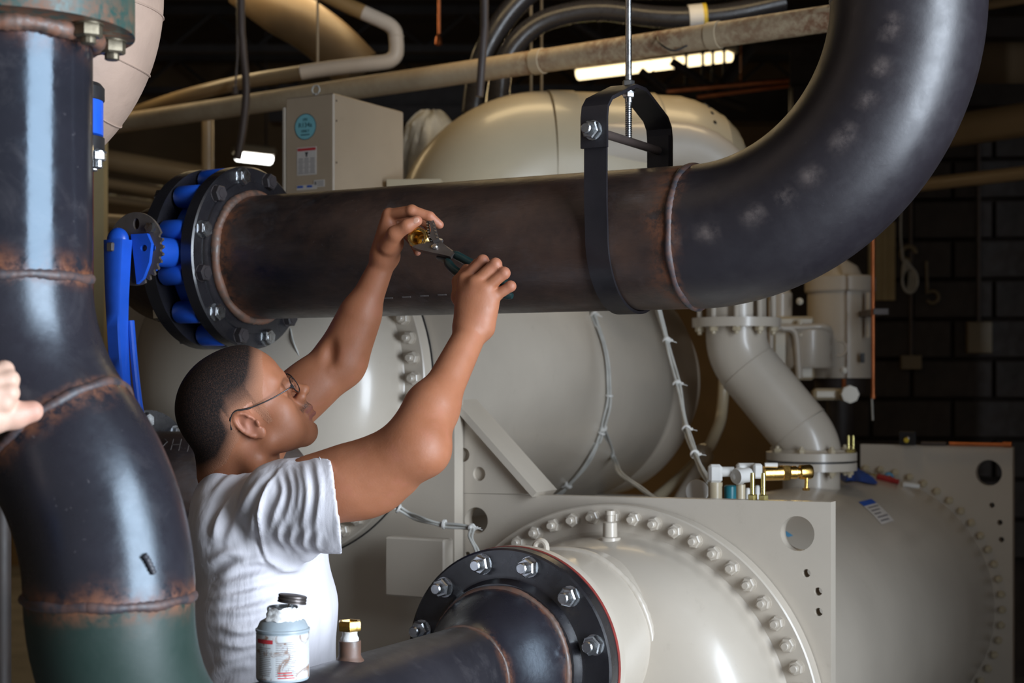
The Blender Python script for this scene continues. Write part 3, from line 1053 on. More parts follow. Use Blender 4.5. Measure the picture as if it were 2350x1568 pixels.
for s in (-1, 0, 1):
    inst('bolt_head', B_ZINC, sv, vc + V(64 * k * math.cos(s * .9), -64 * k * math.sin(s * .9), -8 * k), -UP, 0, .7)
part('pipe_stub', G().tube([vc - UP * 0.9, vc + UP * 0.9], 0.030, 32), M['flange_black'], sv)

# ---------------------------------------------------------------- the chiller: condenser
C0 = V(0.245, 3.5, ZC - 0.747)


def L(a, s, z):
    return C0 + E * a + D * s + UP * z


def onsheet(px, py, s=0.0):
    """(a, z) of a point on the plane of the near tube sheet"""
    u = (px - 1175) / F
    b = C0 + D * s
    a = (u * b[1] - b[0]) / (E[0] - u * E[1])
    Y = b[1] + E[1] * a
    return a, ZC + (870 - py) / F * Y - C0[2]


LSH = 2.02
co_ = thing('condenser', 'beige condenser shell with a bolted domed water box, lowest vessel of the chiller', 'chiller vessel', L(0.0, 1.0, -0.753))
R_SH = 0.422
part('shell', G().lathe([(R_SH, 0.02), (R_SH, 0.06), (R_SH, 0.7), (R_SH, 1.4), (R_SH, LSH)], L(0, 0, 0), D, 128), M['beige'], co_)
h1 = onsheet(1830, 1225); h2 = onsheet(1093, 1195)
holes = [circ(h1[0], h1[1], 0.037, 32), circ(h2[0], h2[1], 0.031, 28)]
for px, py, r in ((1851, 1316, .0088), (1878, 1358, .0088), (1879, 1405, .0088), (1073, 1273, .007)):
    q = onsheet(px, py); holes.append(circ(q[0], q[1], r, 16))
zt0 = onsheet(1047, 1133)[1]; zt1 = onsheet(1907, 1153)[1]
aR = onsheet(1907, 1300)[0]; aL = onsheet(1030, 1300)[0]
part('near_tube_sheet', G().plate([(aL - 0.02, -0.753), (aR, -0.753), (aR, zt1), (aL - 0.02, zt0)], -0.034, L(0, 0, 0), E, UP, holes), M['beige'], co_, 25)
# far tube sheet, a little taller
ztf = 0.527
fh = [circ(aR - 0.075, ztf - 0.085, 0.042, 28)] + [circ(aR - 0.055 + dx, ztf - 0.19 - k * 0.055, 0.009, 12) for k, dx in enumerate((-.01, .015, .02))]
part('far_tube_sheet', G().plate([(-0.02, -0.753), (aR, -0.753), (aR, ztf), (-0.02, ztf)], -0.034, L(0, LSH, 0), E, UP, fh), M['beige'], co_, 25)
for k in range(56):
    a = math.radians(6.43 * k)
    if math.sin(a) * 1 + math.cos(a) * 0.4 < -0.2:
        continue
    inst('far_bolt', B_SMALL, co_, L(0.445 * math.sin(a), LSH - 0.001, 0.445 * math.cos(a)), -D, 0.2 * k)
part('ring_flange', G().lathe([(0.36, -0.042), (0.467, -0.042), (0.470, -0.039), (0.470, -0.003), (0.36, -0.003)], L(0, 0, 0), D, 160), M['beige'], co_, 25)
dome = [(0.412, -0.040), (0.404, -0.048), (0.401, -0.062), (0.400, -0.085), (0.396, -0.11), (0.386, -0.14), (0.369, -0.17), (0.345, -0.197), (0.31, -0.222),
        (0.26, -0.243), (0.20, -0.258), (0.13, -0.267), (0.06, -0.271), (0, -0.272)]
part('water_box_dome', G().lathe(dome, L(0, 0, 0), D, 160), M['beige'], co_, 80)
for k in range(56):
    a = math.radians(6.43 * k)
    if 105 < 6.43 * k < 200:
        continue
    inst('stud_nut', B_BEIGE, co_, L(0.4425 * math.sin(a), -0.042, 0.4425 * math.cos(a)), -D, 0.37 * k)
dO = OLOW - C0
ao, so, zo = float(dO @ E), float(dO @ D), float(dO[2])
part('nozzle', G().lathe([(0.195, so + 0.028), (0.196, so + 0.06), (0.196, so + 0.15), (0.196, -0.17)], L(ao, 0, zo), D, 96), M['beige'], co_, 60)
part('nozzle_weld', bead(L(ao, -0.232, zo), D, 0.197, 0.010, 31), M['beige'], co_, 60)
part('nozzle_flange', G().lathe([(0.1, so + 0.009), (0.224, so + 0.009), (0.225, so + 0.012), (0.225, so + 0.034), (0.22, so + 0.038), (0.19, so + 0.038)], L(ao, 0, zo), D, 96), M['beige'], co_, 25)
part('gasket', G().lathe([(0.15, so + 0.0002), (0.226, so + 0.0002), (0.226, so + 0.009), (0.15, so + 0.009)], L(ao, 0, zo), D, 96), M['gasket'], co_, 25, label='dull red rubber gasket')
# vent plug on the top of the water box
q = onsheet(1430, 1236, -0.09)
vb = L(0.012, -0.09, 0.394)
part('vent_plug', G().lathe([(0.024, 0), (0.023, 0.008), (0.016, 0.010), (0.0155, 0.040), (0.013, 0.042), (0.009, 0.043), (0.009, 0.056), (0.011, 0.057), (0.011, 0.066), (0, 0.066)], vb, UP, 24), M['beige'], co_)
lugc = L(ao + 0.005, so + 0.105, zo + 0.192)
lug = [lugc + E * x + UP * z for x, z in [(-.013, 0), (-.013, .022)] ] + arcpts(lugc + UP * .022, E, UP, .013, math.pi, 0, 9) + [lugc + E * .013]
part('lifting_lug', G().tube(lug, 0.0065, 10), M['beige'], co_)
# cabinet label on the shell and others


def shell_pt(a_deg, s, R=R_SH, c=None):
    a = math.radians(a_deg)
    c = C0 if c is None else c
    return c + D * s + (E * math.sin(a) + UP * math.cos(a)) * R


def shell_patch(name, a0, a1, s0, s1, R, mat, parent, c=None, n=10, skew=0.0, m=4):
    g = G(); vs = []; fs = []
    for j in range(m + 1):
        v = j / m
        for i in range(n + 1):
            u = i / n
            vs.append(shell_pt(a0 + (a1 - a0) * u, s0 + (s1 - s0) * v + skew * u, R, c))
    for j in range(m):
        for i in range(n):
            k = j * (n + 1) + i
            fs.append((k, k + 1, k + n + 2, k + n + 1))
    g.add(vs, fs)
    return part(name, g, mat, parent)


def shell_hit(px, py, R, c):
    """(angle, s) where the ray through a pixel meets a chiller shell"""
    d = V((px - 1175) / F, 1.0, (870 - py) / F)
    o = V(0, 0, ZC) - c
    dp = d - D * (d @ D); op = o - D * (o @ D)
    A_, B_, C_ = dp @ dp, 2 * dp @ op, op @ op - R * R
    t = (-B_ - math.sqrt(max(0, B_ * B_ - 4 * A_ * C_))) / (2 * A_)
    q = o + d * t
    return math.degrees(math.atan2(q @ E, q[2])), float(q @ D)


ka0, ks0 = shell_hit(1985, 1150, R_SH, C0)
ka1, ks1 = shell_hit(2037, 1200, R_SH, C0)
hw = 0.05
st = shell_patch('sticker', ka0, ka1, ks0 - 0.07, ks0 + 0.07, R_SH + 0.0012, M['paper'], co_, skew=ks1 - ks0)
shell_patch('sticker_band', ka0, ka0 + (ka1 - ka0) * .22, ks0 - 0.07, ks0 + 0.07, R_SH + 0.0018, M['ink_blue'], co_, skew=(ks1 - ks0) * .22)
for k in range(5):
    f0 = 0.30 + 0.14 * k
    shell_patch('sticker_print', ka0 + (ka1 - ka0) * f0, ka0 + (ka1 - ka0) * (f0 + .06), ks0 - 0.055 + (ks1 - ks0) * f0, ks0 + 0.055 - 0.02 * (k % 3) + (ks1 - ks0) * f0, R_SH + 0.0018, M['ink_grey'], co_, n=3)
tr0 = shell_hit(1805, 1226, R_SH, C0)
shell_patch('blue_triangle_sticker', tr0[0] - 1.2, tr0[0] + 1.6, tr0[1] - .02, tr0[1] + 0.02, R_SH + .001, M['bunting_cyan'], co_)

# ---------------------------------------------------------------- the chiller: evaporator
EV = V(-0.549, 3.922, ZC - 0.010) - D * 0.0
EVa = float((EV - C0) @ E); EVz = float(EV[2] - C0[2])
ev = thing('evaporator', 'long beige evaporator shell with a bolted domed water box, behind the man\'s arms', 'chiller vessel', V(EV[0], EV[1], 0) + D * 0.8)
R_EV = 0.40
sh = [(R_EV, 0.0), (R_EV, 0.5), (R_EV, 1.0), (R_EV, 1.53), (R_EV - 0.004, 1.54), (R_EV - 0.007, 1.555), (R_EV - 0.004, 1.572), (R_EV, 1.585), (R_EV, 1.75), (R_EV - 0.06, 1.80), (R_EV - 0.07, 1.95)]
part('shell', G().lathe(sh, EV, D, 128), M['beige'], ev, 50)
aEr = float(onsheet(1043, 1000, -0.045)[0]) - EVa
part('tube_sheet', G().plate([(-0.52, -1.49), (aEr, -1.49), (aEr, 0.36), (-0.52, 0.36)], -0.04, EV - D * 0.045, E, UP, []), M['beige'], ev, 25)
part('ring_flange', G().lathe([(0.33, -0.085), (0.434, -0.085), (0.437, -0.082), (0.437, -0.05), (0.33, -0.05)], EV, D, 160), M['beige'], ev, 25)
part('ring_gasket', G().lathe([(0.33, -0.05), (0.4395, -0.05), (0.4395, -0.0455), (0.33, -0.0455)], EV, D, 120), M['black'], ev, 25, label='thin dark joint around the ring flange')
dom2 = [(0.385, -0.083), (0.378, -0.09), (0.376, -0.105), (0.374, -0.13), (0.368, -0.16), (0.352, -0.19), (0.325, -0.217), (0.285, -0.238), (0.23, -0.255), (0.16, -0.267), (0.08, -0.273), (0, -0.275)]
part('water_box_dome', G().lathe(dom2, EV, D, 160), M['beige'], ev, 80)
for k in range(54):
    a = math.radians(68.4 + 6.667 * k)
    inst('stud_nut', B_BEIGE, ev, EV + (E * math.sin(a) + UP * math.cos(a)) * 0.412 - D * 0.085, -D, 0.37 * k, 0.97)
# flat junction box on the sheet
q0 = onsheet(883, 1232, -0.13); q1 = onsheet(1019, 1378, -0.13)
cx, cz = (q0[0] + q1[0]) / 2, (q0[1] + q1[1]) / 2
part('cover_box', G().box(L(cx, -0.108, cz), (q1[0] - q0[0], 0.044, q0[1] - q1[1]), E, D, UP, bev=0.004), M['beige'], ev, 25)
# gusset with two holes between the sheets, and its sloping flange bar
gp = [onsheet(1050, 935), onsheet(1050, 1132), onsheet(1226, 1134)]
gh = [circ(*onsheet(1064, 1044), 0.0165, 24), circ(*onsheet(1100, 1088), 0.0165, 24)]
part('gusset_plate', G().plate(gp, -0.012, L(0, -0.001, 0), E, UP, gh), M['beige'], ev, 25)
part('gusset_backing', G().plate([(gp[0][0], gp[0][1] - .02), (gp[1][0], gp[1][1]), (gp[2][0] - 0.03, gp[2][1])], -0.01, L(0, 0.008, 0), E, UP), M['beige'], ev, 25)
p0 = L(gp[0][0] - 0.0, -0.01, gp[0][1] + 0.012); p1 = L(gp[2][0] + 0.012, -0.01, gp[2][1])
bd = nrm(p1 - p0)
bn = np.cross(D, bd)
bar = G()
bar.box((p0 + p1) / 2 + D * 0.04, (np.linalg.norm(p1 - p0), 0.105, 0.016), bd, D, bn)
part('gusset_bar', bar, M['beige'], ev, 25)
# support feet
part('saddle', G().box(EV + D * 1.5 - UP * 0.93, (0.7, 0.05, 1.12), E, D, UP), M['beige'], ev, 25)
# small ledge bracket under the control cabinet
lp0 = P(955, 417, 4.55)
part('ledge_bracket', G().box(lp0 - UP * 0.012, (0.155, 0.13, 0.022), (1, -.05, 0), (.05, 1, 0), UP), M['beige_warm'], ev, 25)
part('ledge_post', G().box(lp0 - UP * 0.09, (0.10, 0.06, 0.14)), M['beige_warm'], ev, 25)

# ---------------------------------------------------------------- suction elbow and rounded casing on top
TS = math.radians(7)
SA = V(math.cos(TS), math.sin(TS), 0)
YS = 5.0
sR = 0.25; sB = 0.245
seam = P(1256, 212 + 180, YS)                                          # axis point at the seam
su = thing('suction_elbow', 'great beige domed suction elbow and casing above the overhead pipe', 'chiller casing', seam * V(1, 1, 0) + V(0, 0, 1.85))
ep = elbow_pts(seam - SA * 0.005, -SA, -UP, sB, math.pi / 2, 30)
tail = ep[-1]
part('elbow', G().tube(ep + [tail - UP * 0.12], sR, 96), M['beige_warm'], su)
part('foot_flange', G().lathe([(sR - .05, 0), (sR + 0.03, 0), (sR + 0.03, 0.04), (sR - .05, 0.04)], tail - UP * 0.13, UP, 72), M['beige_warm'], su, 25)
cs_ = [(sR - 0.004, -0.005), (sR + 0.0035, -0.003), (sR + 0.0035, 0.075), (sR, 0.08), (sR, 0.30), (sR + 0.002, 0.31), (sR + 0.002, 0.335), (sR - 0.004, 0.345),
       (sR - 0.006, 0.42), (sR - 0.014, 0.45), (sR - 0.016, 0.462), (sR - 0.034, 0.51), (sR - 0.058, 0.55), (sR - 0.062, 0.560), (sR - 0.066, 0.563), (sR - 0.105, 0.605),
       (sR - 0.150, 0.632), (sR - 0.2, 0.645), (0, 0.652)]
part('casing', G().lathe(cs_, seam, SA, 112), M['beige_warm'], su, 28)
for k in range(28):
    a = 2 * math.pi * k / 28
    x, y, n = basis(SA)
    rr_ = sR - 0.030
    p = seam + SA * 0.502 + (x * math.cos(a) + y * math.sin(a)) * (rr_ - 0.002)
    part('bolt_hole_disc', G().lathe([(0.0065, 0), (0.0065, 0.004), (0, 0.004)], p, nrm((x * math.cos(a) + y * math.sin(a)) * 0.7 + SA * 0.6), 8), M['black'], su)  # black discs stand in for the dark bolt holes around the casing
# the brownish neck with white film draped on it, behind the elbow
nk = thing('draped_neck', 'tan pipe neck draped in crumpled white plastic film, beside the control cabinet', 'pipe', P(985, 420, 5.5) - UP * 0.45)
nc = P(990, 330, 5.5)
part('neck', G().lathe([(0.105, -0.60), (0.105, -0.2), (0.085, -0.08), (0.048, 0.03), (0.040, 0.07), (0.0, 0.075)], nc, UP, 32), M['beige_warm'], nk)
g = G(); nseg, nr = 64, 16
vs = []; fs = []
for j in range(nr + 1):
    t = j / nr
    for i in range(nseg):
        a = 2 * math.pi * i / nseg
        fold = 0.012 * t * math.sin(7 * a + 2 * t) + 0.008 * t * math.sin(13 * a - 3 * t) + 0.004 * math.sin(23 * a + 9 * t)
        r = 0.006 + 0.06 * min(1, t * 3.0) + 0.075 * t + fold
        front = math.cos(a + math.pi / 2)
        zz = 0.125 - 0.012 * t * 10 * t - 0.30 * max(0, t - 0.14) * (1 - 0.62 * max(0, front)) + 0.008 * math.sin(9 * a + 5 * t)
        vs.append(nc + V(r * math.cos(a), r * math.sin(a), zz - 0.015))
for j in range(nr):
    for i in range(nseg):
        fs.append((j * nseg + i, j * nseg + (i + 1) % nseg, (j + 1) * nseg + (i + 1) % nseg, (j + 1) * nseg + i))
fs.append(tuple(reversed(range(nseg))))
g.add(vs, fs)
solo('plastic_film', g, M['white_film'], 'crumpled white plastic film draped over the tan neck by the cabinet', 'plastic sheet', ang=60)

# ---------------------------------------------------------------- control cabinet
tb = math.radians(29)
Eb = V(math.cos(tb), -math.sin(tb), 0); Db = V(math.sin(tb), math.cos(tb), 0)
cc = P(766, 213, 4.3)
cw, cd, ch = 0.165, 0.352, 0.335
cb = thing('control_cabinet', 'beige steel control cabinet with round pale blue sticker and ring bolt', 'cabinet', cc - UP * ch - Eb * cw / 2 + Db * cd / 2)
part('cabinet_body', G().box(cc - Eb * cw / 2 + Db * cd / 2 - UP * ch / 2, (cw, cd, ch), Eb, Db, UP, bev=0.004), M['cabinet'], cb, 25)
part('side_flange', G().box(cc - Eb * (cw + 0.003) + Db * 0.002 - UP * (ch / 2 + 0.012), (0.006, 0.012, ch - 0.03), Eb, Db, UP), M['beige'], cb, 25)
rc = cc - Eb * cw * 0.42 + Db * 0.012 + UP * 0.016
part('ring_bolt', G().tube(arcpts(rc, Eb, UP, 0.0125, 0, 2 * math.pi, 28), 0.0026, 8, cap=False).lathe([(0.004, -0.018), (0.004, -0.010)], rc, UP, 10), M['cable'], cb)
for k, (z) in enumerate((0.02, 0.075, 0.19, 0.30)):
    part('screw', G().lathe([(0.0028, 0), (0.0028, 0.0015), (0, 0.0022)], cc + Db * 0.012 - UP * z + Eb * 0.0, Eb, 8), M['dark_rod'], cb)
part('support_post', G().box(cc - Eb * cw / 2 + Db * cd * .6 - UP * (ch + 0.045), (0.10, 0.16, 0.09), Eb, Db, UP), M['beige'], cb, 25)


def cabxy(px, py):
    """point on the front face"""
    u = (px - 1175) / F
    a = (u * cc[1] - cc[0]) / (Eb[0] - u * Eb[1])
    Y = cc[1] + Eb[1] * a
    return a, (870 - py) / F * Y + ZC - cc[2]


a, z = cabxy(701, 291)
lc = cc + Eb * a + UP * z - Db * 0.0004
part('round_sticker', G().plate(circ(0, 0, 0.0345, 40), 0.0008, lc, Eb, UP), M['cyan'], cb, 25, label='round pale blue sticker')
part('sticker_rim', G().plate(circ(0, 0, 0.0365, 40), 0.0005, lc, Eb, UP, [circ(0, 0, 0.0335, 40)]), M['ink_teal'], cb, 25)
text_part('sticker_text', 'USE', 0.010, M['ink_teal'], lc + UP * 0.0195 - Db * 0.001, Eb, UP, cb)
text_part('sticker_text', 'R134a', 0.0185, M['ink_teal'], lc + UP * 0.004 - Db * 0.001, Eb, UP, cb)
text_part('sticker_text', 'ONLY', 0.0105, M['ink_teal'], lc - UP * 0.0125 - Db * 0.001, Eb, UP, cb)
part('sticker_line', G().box(lc - UP * 0.0225 - Db * 0.001, (0.030, 0.0006, 0.0028), Eb, Db, UP), M['ink_teal'], cb)
a, z = cabxy(704, 370)
lc = cc + Eb * a + UP * z - Db * 0.0004
wl_, hl_ = 0.066, 0.077
part('warning_label', G().box(lc, (wl_, 0.0008, hl_), Eb, Db, UP), M['paper'], cb)
part('warning_header', G().box(lc + UP * (hl_ / 2 - 0.006) - Db * 0.0005, (wl_ * .94, 0.0006, 0.0075), Eb, Db, UP), M['ink_red'], cb)
part('warning_symbol', G().plate([(-.006, .006), (.006, .006), (.003, 0), (.002, -.007), (-.002, -.007), (-.003, 0)], 0.0004, lc + UP * 0.019 - Db * 0.0005, Eb, UP), M['ink'], cb, 25)
g = G()
for c in range(3):
    for r in range(9):
        w = wl_ * (0.24 + 0.03 * ((r * 7 + c * 3) % 3 - 1))
        g.box(lc + Eb * (-wl_ * .30 + c * wl_ * .30) + UP * (0.007 - r * 0.005) - Db * 0.0006, (w, 0.0005, 0.0022), Eb, Db, UP)
o = part('warning_print', g, M['ink_grey'], cb); o['kind'] = 'stuff'
a, z = cabxy(704, 430)
lc = cc + Eb * a + UP * z - Db * 0.0004
part('strip_label', G().box(lc, (0.068, 0.0008, 0.013), Eb, Db, UP), M['paper'], cb)
part('strip_blue', G().box(lc + UP * 0.002 - Db * .0005 - Eb * 0.022, (0.020, 0.0006, 0.006), Eb, Db, UP), M['ink_blue'], cb)
part('strip_blue', G().box(lc + UP * 0.002 - Db * .0005 + Eb * 0.010, (0.018, 0.0006, 0.006), Eb, Db, UP), M['ink_blue'], cb)
a, z = cabxy(733, 421)
lc2 = cc + Eb * a + UP * z - Db * 0.0011
part('small_label', G().box(lc2, (0.036, 0.0008, 0.019), Eb, Db, UP), M['paper'], cb)
for k in range(3):
    part('label_line', G().box(lc2 - Db * .0006 + UP * (0.005 - k * 0.005) + Eb * 0.004, (0.022, 0.0005, 0.0018), Eb, Db, UP), M['ink_grey'], cb)
part('label_mark', G().box(lc2 - Db * .0006 - Eb * 0.012 + UP * .001, (0.004, 0.0005, 0.009), Eb, Db, UP), M['ink'], cb)

# ---------------------------------------------------------------- discharge pipe: flanged S bend standing on the condenser
YD = 4.77
dp = thing('discharge_pipe', 'beige S-bend discharge pipe between two bolted flanges, behind the great elbow', 'pipe', L(0, 1.44, R_SH))
F2 = P(1855, 1058, YD); F1 = P(1687, 741, YD + 0.08)
kD = YD / F
rp = 0.094
low_c = P(1862, 1035, YD)
up_c = P(1690, 770, YD + 0.08)
dv = nrm(low_c - up_c)
hd = nrm(V(*(low_c - up_c)[:2], 0))
dz = up_c[2] - low_c[2]; dh = np.linalg.norm((low_c - up_c)[:2])
aD = math.radians(40)
rbD = 0.16
L1 = (dh - 2 * rbD * (1 - math.cos(aD))) / math.sin(aD)
s1 = elbow_pts(up_c, -UP, hd, rbD, aD, 12)
dd = hd * math.sin(aD) - UP * math.cos(aD)
s2 = [s1[-1] + dd * L1]
zdrop = rbD * math.sin(aD) * 2 + L1 * math.cos(aD)
sc_end = s2[-1]
e3 = [sc_end + (s1[-1] - q) for q in s1[::-1]]
part('upper_bend', G().tube([V(up_c[0], up_c[1], F1[2])] + s1, rp, 56), M['beige'], dp)
part('middle_length', G().tube(lin(s1[-1], s2[-1], 4), rp + 0.0015, 56), M['beige'], dp)
endp = e3[-1]
part('lower_bend', G().tube(e3 + [V(endp[0], endp[1], F2[2] + 0.02)], rp, 56), M['beige'], dp)
for q in (s1[-1], s2[-1]):
    x, y, n = basis(dd)
    part('seam', G().tube(arcpts(q, x, y, rp + 0.0012, 0, 2 * math.pi, 50), 0.0018, 6, cap=False), M['beige'], dp)
FB = V(endp[0], endp[1], F2[2])
part('flange', G().lathe([(0.05, 0.003), (0.136, 0.003), (0.136, 0.027), (0.112, 0.03), (0.106, 0.036), (0.05, 0.036)], FB, UP, 72), M['beige'], dp, 25)
part('flange', G().lathe([(0.05, -0.003), (0.136, -0.003), (0.136, -0.027), (0.05, -0.027)], FB, UP, 72), M['beige'], dp, 25)
part('flange_joint', G().lathe([(0.05, -0.003), (0.133, -0.003), (0.133, 0.003), (0.05, 0.003)], FB, UP, 60), M['black'], dp, 25)
part('stub', G().tube([FB - UP * 0.027, V(FB[0], FB[1], L(0, 0, R_SH)[2] - 0.03)], 0.086, 48), M['beige'], dp)
for k in range(8):
    a = math.radians(20 + 45 * k)
    v = V(math.cos(a), math.sin(a), 0) * 0.117
    inst('flange_bolt', B_SMALL, dp, FB + v + UP * 0.027, UP, k * .3)
    inst('flange_bolt', B_SMALL, dp, FB + v - UP * 0.027, -UP, k * .3)
FA = V(up_c[0], up_c[1], F1[2])
part('flange', G().lathe([(0.05, -0.014), (0.136, -0.014), (0.137, 0.014), (0.05, 0.014)], FA, UP, 72), M['beige'], dp, 25)
part('valve_barrel', G().tube([FA + UP * 0.014, FA + UP * 0.30], 0.092, 48), M['beige'], dp)
part('flange', G().lathe([(0.05, 0.22), (0.136, 0.22), (0.136, 0.25), (0.05, 0.25)], FA, UP, 72), M['beige'], dp, 25)
part('riser', G().tube([FA + UP * 0.25] + elbow_pts(FA + UP * 0.34, UP, -V(1, 0, 0), 0.2, math.pi / 2, 10) + [FA + UP * 0.54 - V(0.55, 0, 0)], 0.085, 40), M['beige'], dp)
for k in range(10):
    a = math.radians(10 + 36 * k)
    v = V(math.cos(a), math.sin(a), 0) * 0.118
    part('tie_rod', G().tube([FA + v - UP * 0.02, FA + v + UP * 0.26], 0.0082, 10), M['beige'], dp)
    inst('flange_bolt', B_SMALL, dp, FA + v - UP * 0.014, -UP, k * .3, 1.15)
part('barrel_label', G().box(FA + V(-0.03, -0.0932, 0.065), (0.03, 0.001, 0.03)), M['paper'], dp)
for ib, dx in enumerate((0.0, 0.014)):
    o = bpy.data.objects.new('loose_bolt', B_BRASS); COL.objects.link(o)
    o.location = FB + V(0.098 + dx, -0.072, 0.028) ; o.scale = (0.7, .7, .9)
    o['label'] = ('left of two small yellow bolts standing on the lower flange of the discharge pipe', 'right of two small yellow bolts standing on the lower flange of the discharge pipe')[ib]; o['category'] = 'bolt'; o['group'] = 'yellow bolts on the discharge flange'

# ---------------------------------------------------------------- oil separator / receiver behind the great elbow and its piping
YT = 5.6
kT = YT / F
tk = thing('receiver_tank', 'tall beige receiver tank with flanged lid, at the end of the copper riser', 'tank', P(1925, 868, YT + .1))
tc = P(1928, 868, YT + 0.12)
zt = lambda py: (868 - py) * kT
part('tank_body', G().lathe([(76 * kT, 0), (76 * kT, zt(668))], tc, UP, 56), M['beige'], tk)
part('lid_flange', G().lathe([(40 * kT, zt(668)), (80 * kT, zt(668)), (82 * kT, zt(664)), (82 * kT, zt(634)), (78 * kT, zt(630)), (40 * kT, zt(630))], tc, UP, 56), M['beige'], tk, 25)
part('lid_cone', G().lathe([(52 * kT, zt(630)), (40 * kT, zt(606)), (14 * kT, zt(590)), (12 * kT, zt(560)), (0, zt(560))], tc, UP, 40), M['beige'], tk)
part('base_skirt', G().lathe([(58 * kT, zt(905)), (60 * kT, 0), (40 * kT, 0)], tc, UP, 40), M['dark_steel'], tk)
part('tank_leg', G().tube([tc - UP * 0.03, V(tc[0], tc[1], 0)], 0.05, 16), M['dark_steel'], tk)
part('side_box', G().box(P(1815, 800, YT), (95 * kT, 0.12, 145 * kT), bev=.01), M['beige_warm'], tk)
part('side_barrel', G().lathe([(56 * kT, 0), (60 * kT, 8 * kT), (60 * kT, 85 * kT), (54 * kT, 92 * kT), (0, 94 * kT)], P(1852, 845, YT - .02), UP, 36), M['beige'], tk)
part('side_barrel', G().lathe([(26 * kT, 0), (28 * kT, 95 * kT), (20 * kT, 105 * kT), (0, 106 * kT)], P(1790, 770, YT), UP, 24), M['beige'], tk)
part('ring_handle', G().tube(arcpts(P(1925, 800, YT - .13), V(1, 0, 0), UP, 17 * kT, -1.9, 1.9, 22), 3 * kT, 8), M['beige'], tk)
part('gauge_slot', G().box(P(1979, 822, YT - .02), (9 * kT, 0.012, 22 * kT)), M['black'], tk)
part('side_tube', G().tube([P(1993, 672, YT - .02), P(1993, 775, YT - .02)], 4.5 * kT, 10), M['beige'], tk)
pt = [P(1775, 752, YT - .1), P(1830, 752, YT - .1), P(1888, 750, YT - .1), P(1903, 757, YT - .08)]
part('level_tube', G().tube(spline(pt, 5), 8 * kT, 12), M['beige'], tk)
pt = [P(1795, 754, YT - .1), P(1815, 756, YT - .1), P(1826, 768, YT - .1), P(1830, 800, YT - .1), P(1834, 868, YT - .1)]
part('drain_tube', G().tube(spline(pt, 5), 8 * kT, 12), M['beige'], tk)
pt = [P(1770, 690, YT - .1), P(1769, 812, YT - .1)]
part('drain_tube', G().tube(pt, 6.5 * kT, 12), M['beige'], tk)
for k, (x, y) in enumerate(((1835, 692), (1835, 742), (1836, 770), (1936, 850))):
    inst('nut', B_SMALL, tk, P(x, y, YT - .09), (0, -1, 0), k)
part('valve_block', G().box(P(1905, 905, YT - .1), (80 * kT, 0.06, 26 * kT), bev=.01).lathe([(20 * kT, 0), (20 * kT, 30 * kT)], P(1945, 905, YT - .14), (0, -1, 0), 8), M['beige_warm'], tk)
part('copper_stub', G().tube([P(1937, 870, YT - .1), P(1937, 896, YT - .1)], 5 * kT, 10), M['copper'], tk)
cr = thing('copper_riser', 'thin vertical copper pipe at the right side of the receiver tank', 'pipe', P(2004, 960, 5.4))
part('pipe_clamp', G().box(P(1996, 720, 5.55), (0.05, 0.34, 0.02)), M['dark_rod'], cr)
part('riser', G().tube([P(2003, 300, 5.4), P(2004, 908, 5.4)], 4.5 * 5.4 / F, 12), M['copper'], cr)
part('end_cap', G().tube([P(2004, 905, 5.4), P(2004, 915, 5.4)], 6 * 5.4 / F, 12), M['copper'], cr)
part('tail_wire', G().tube([P(2001, 915, 5.4), P(2003, 965, 5.4)], 2.5 * 5.4 / F, 8), M['cable'], cr)

# ---------------------------------------------------------------- things standing on top of the condenser
YS1 = 3.62
def zsheet(px):
    a = onsheet(px, 1140)[0]
    return zt0 + (zt1 - zt0) * (a - aL) / (aR - aL) + C0[2]


k1 = YS1 / F
fit = thing('white_fitting', 'white plastic elbow and tee fittings on two beige stubs, beside the brass valve', 'pipe fitting', V(P(1675, 1140, YS1)[0], YS1, P(1675, 1140, YS1)[2] - 0.07))
zb_ = P(1640, 1215, YS1)[2]
part('stub', G().tube([V(P(1641, 0, YS1)[0], YS1, zb_), P(1641, 1112, YS1)], 16 * k1, 28).lathe([(17 * k1, 0), (17 * k1, 9 * k1)], P(1641, 1116, YS1), UP, 28), M['beige_warm'], fit)
part('stub', G().tube([V(P(1700, 0, YS1)[0], YS1, zb_), P(1700, 1112, YS1)], 10.5 * k1, 24), M['beige_warm'], fit)
part('elbow_block', G().box(P(1641, 1087, YS1), (31 * k1, 30 * k1, 42 * k1), bev=6 * k1), M['white_plastic'], fit)
part('sleeve', G().tube([P(1650, 1083, YS1), P(1684, 1083, YS1)], 11.5 * k1, 24), M['white_plastic'], fit)
part('ball_joint', G().ball(P(1696, 1093, YS1 - .01), 20 * k1, 24, 16).tube([P(1690, 1094, YS1 - .03), P(1718, 1090, YS1 - .01)], 17 * k1, 24), M['white_plastic'], fit)
part('tee_block', G().box(P(1713, 1076, YS1 + .03), (46 * k1, 30 * k1, 26 * k1), bev=5 * k1).box(P(1738, 1081, YS1), (20 * k1, 26 * k1, 34 * k1), bev=4 * k1), M['white_plastic'], fit)
part('tail_sleeve', G().tube([P(1755, 1068, YS1 + .05), P(1784, 1068, YS1 + .05)], 6 * k1, 14), M['white_plastic'], fit)
YB = YS1 + 0.05
kb = YB / F
bv = thing('brass_relief_valve', 'bright brass relief valve lying level beside the white fittings', 'valve', P(1812, 1128, YB + 0.2))
ax = nrm(P(1870, 1083, YB + .02) - P(1752, 1087, YB))
b0 = P(1750, 1087, YB)
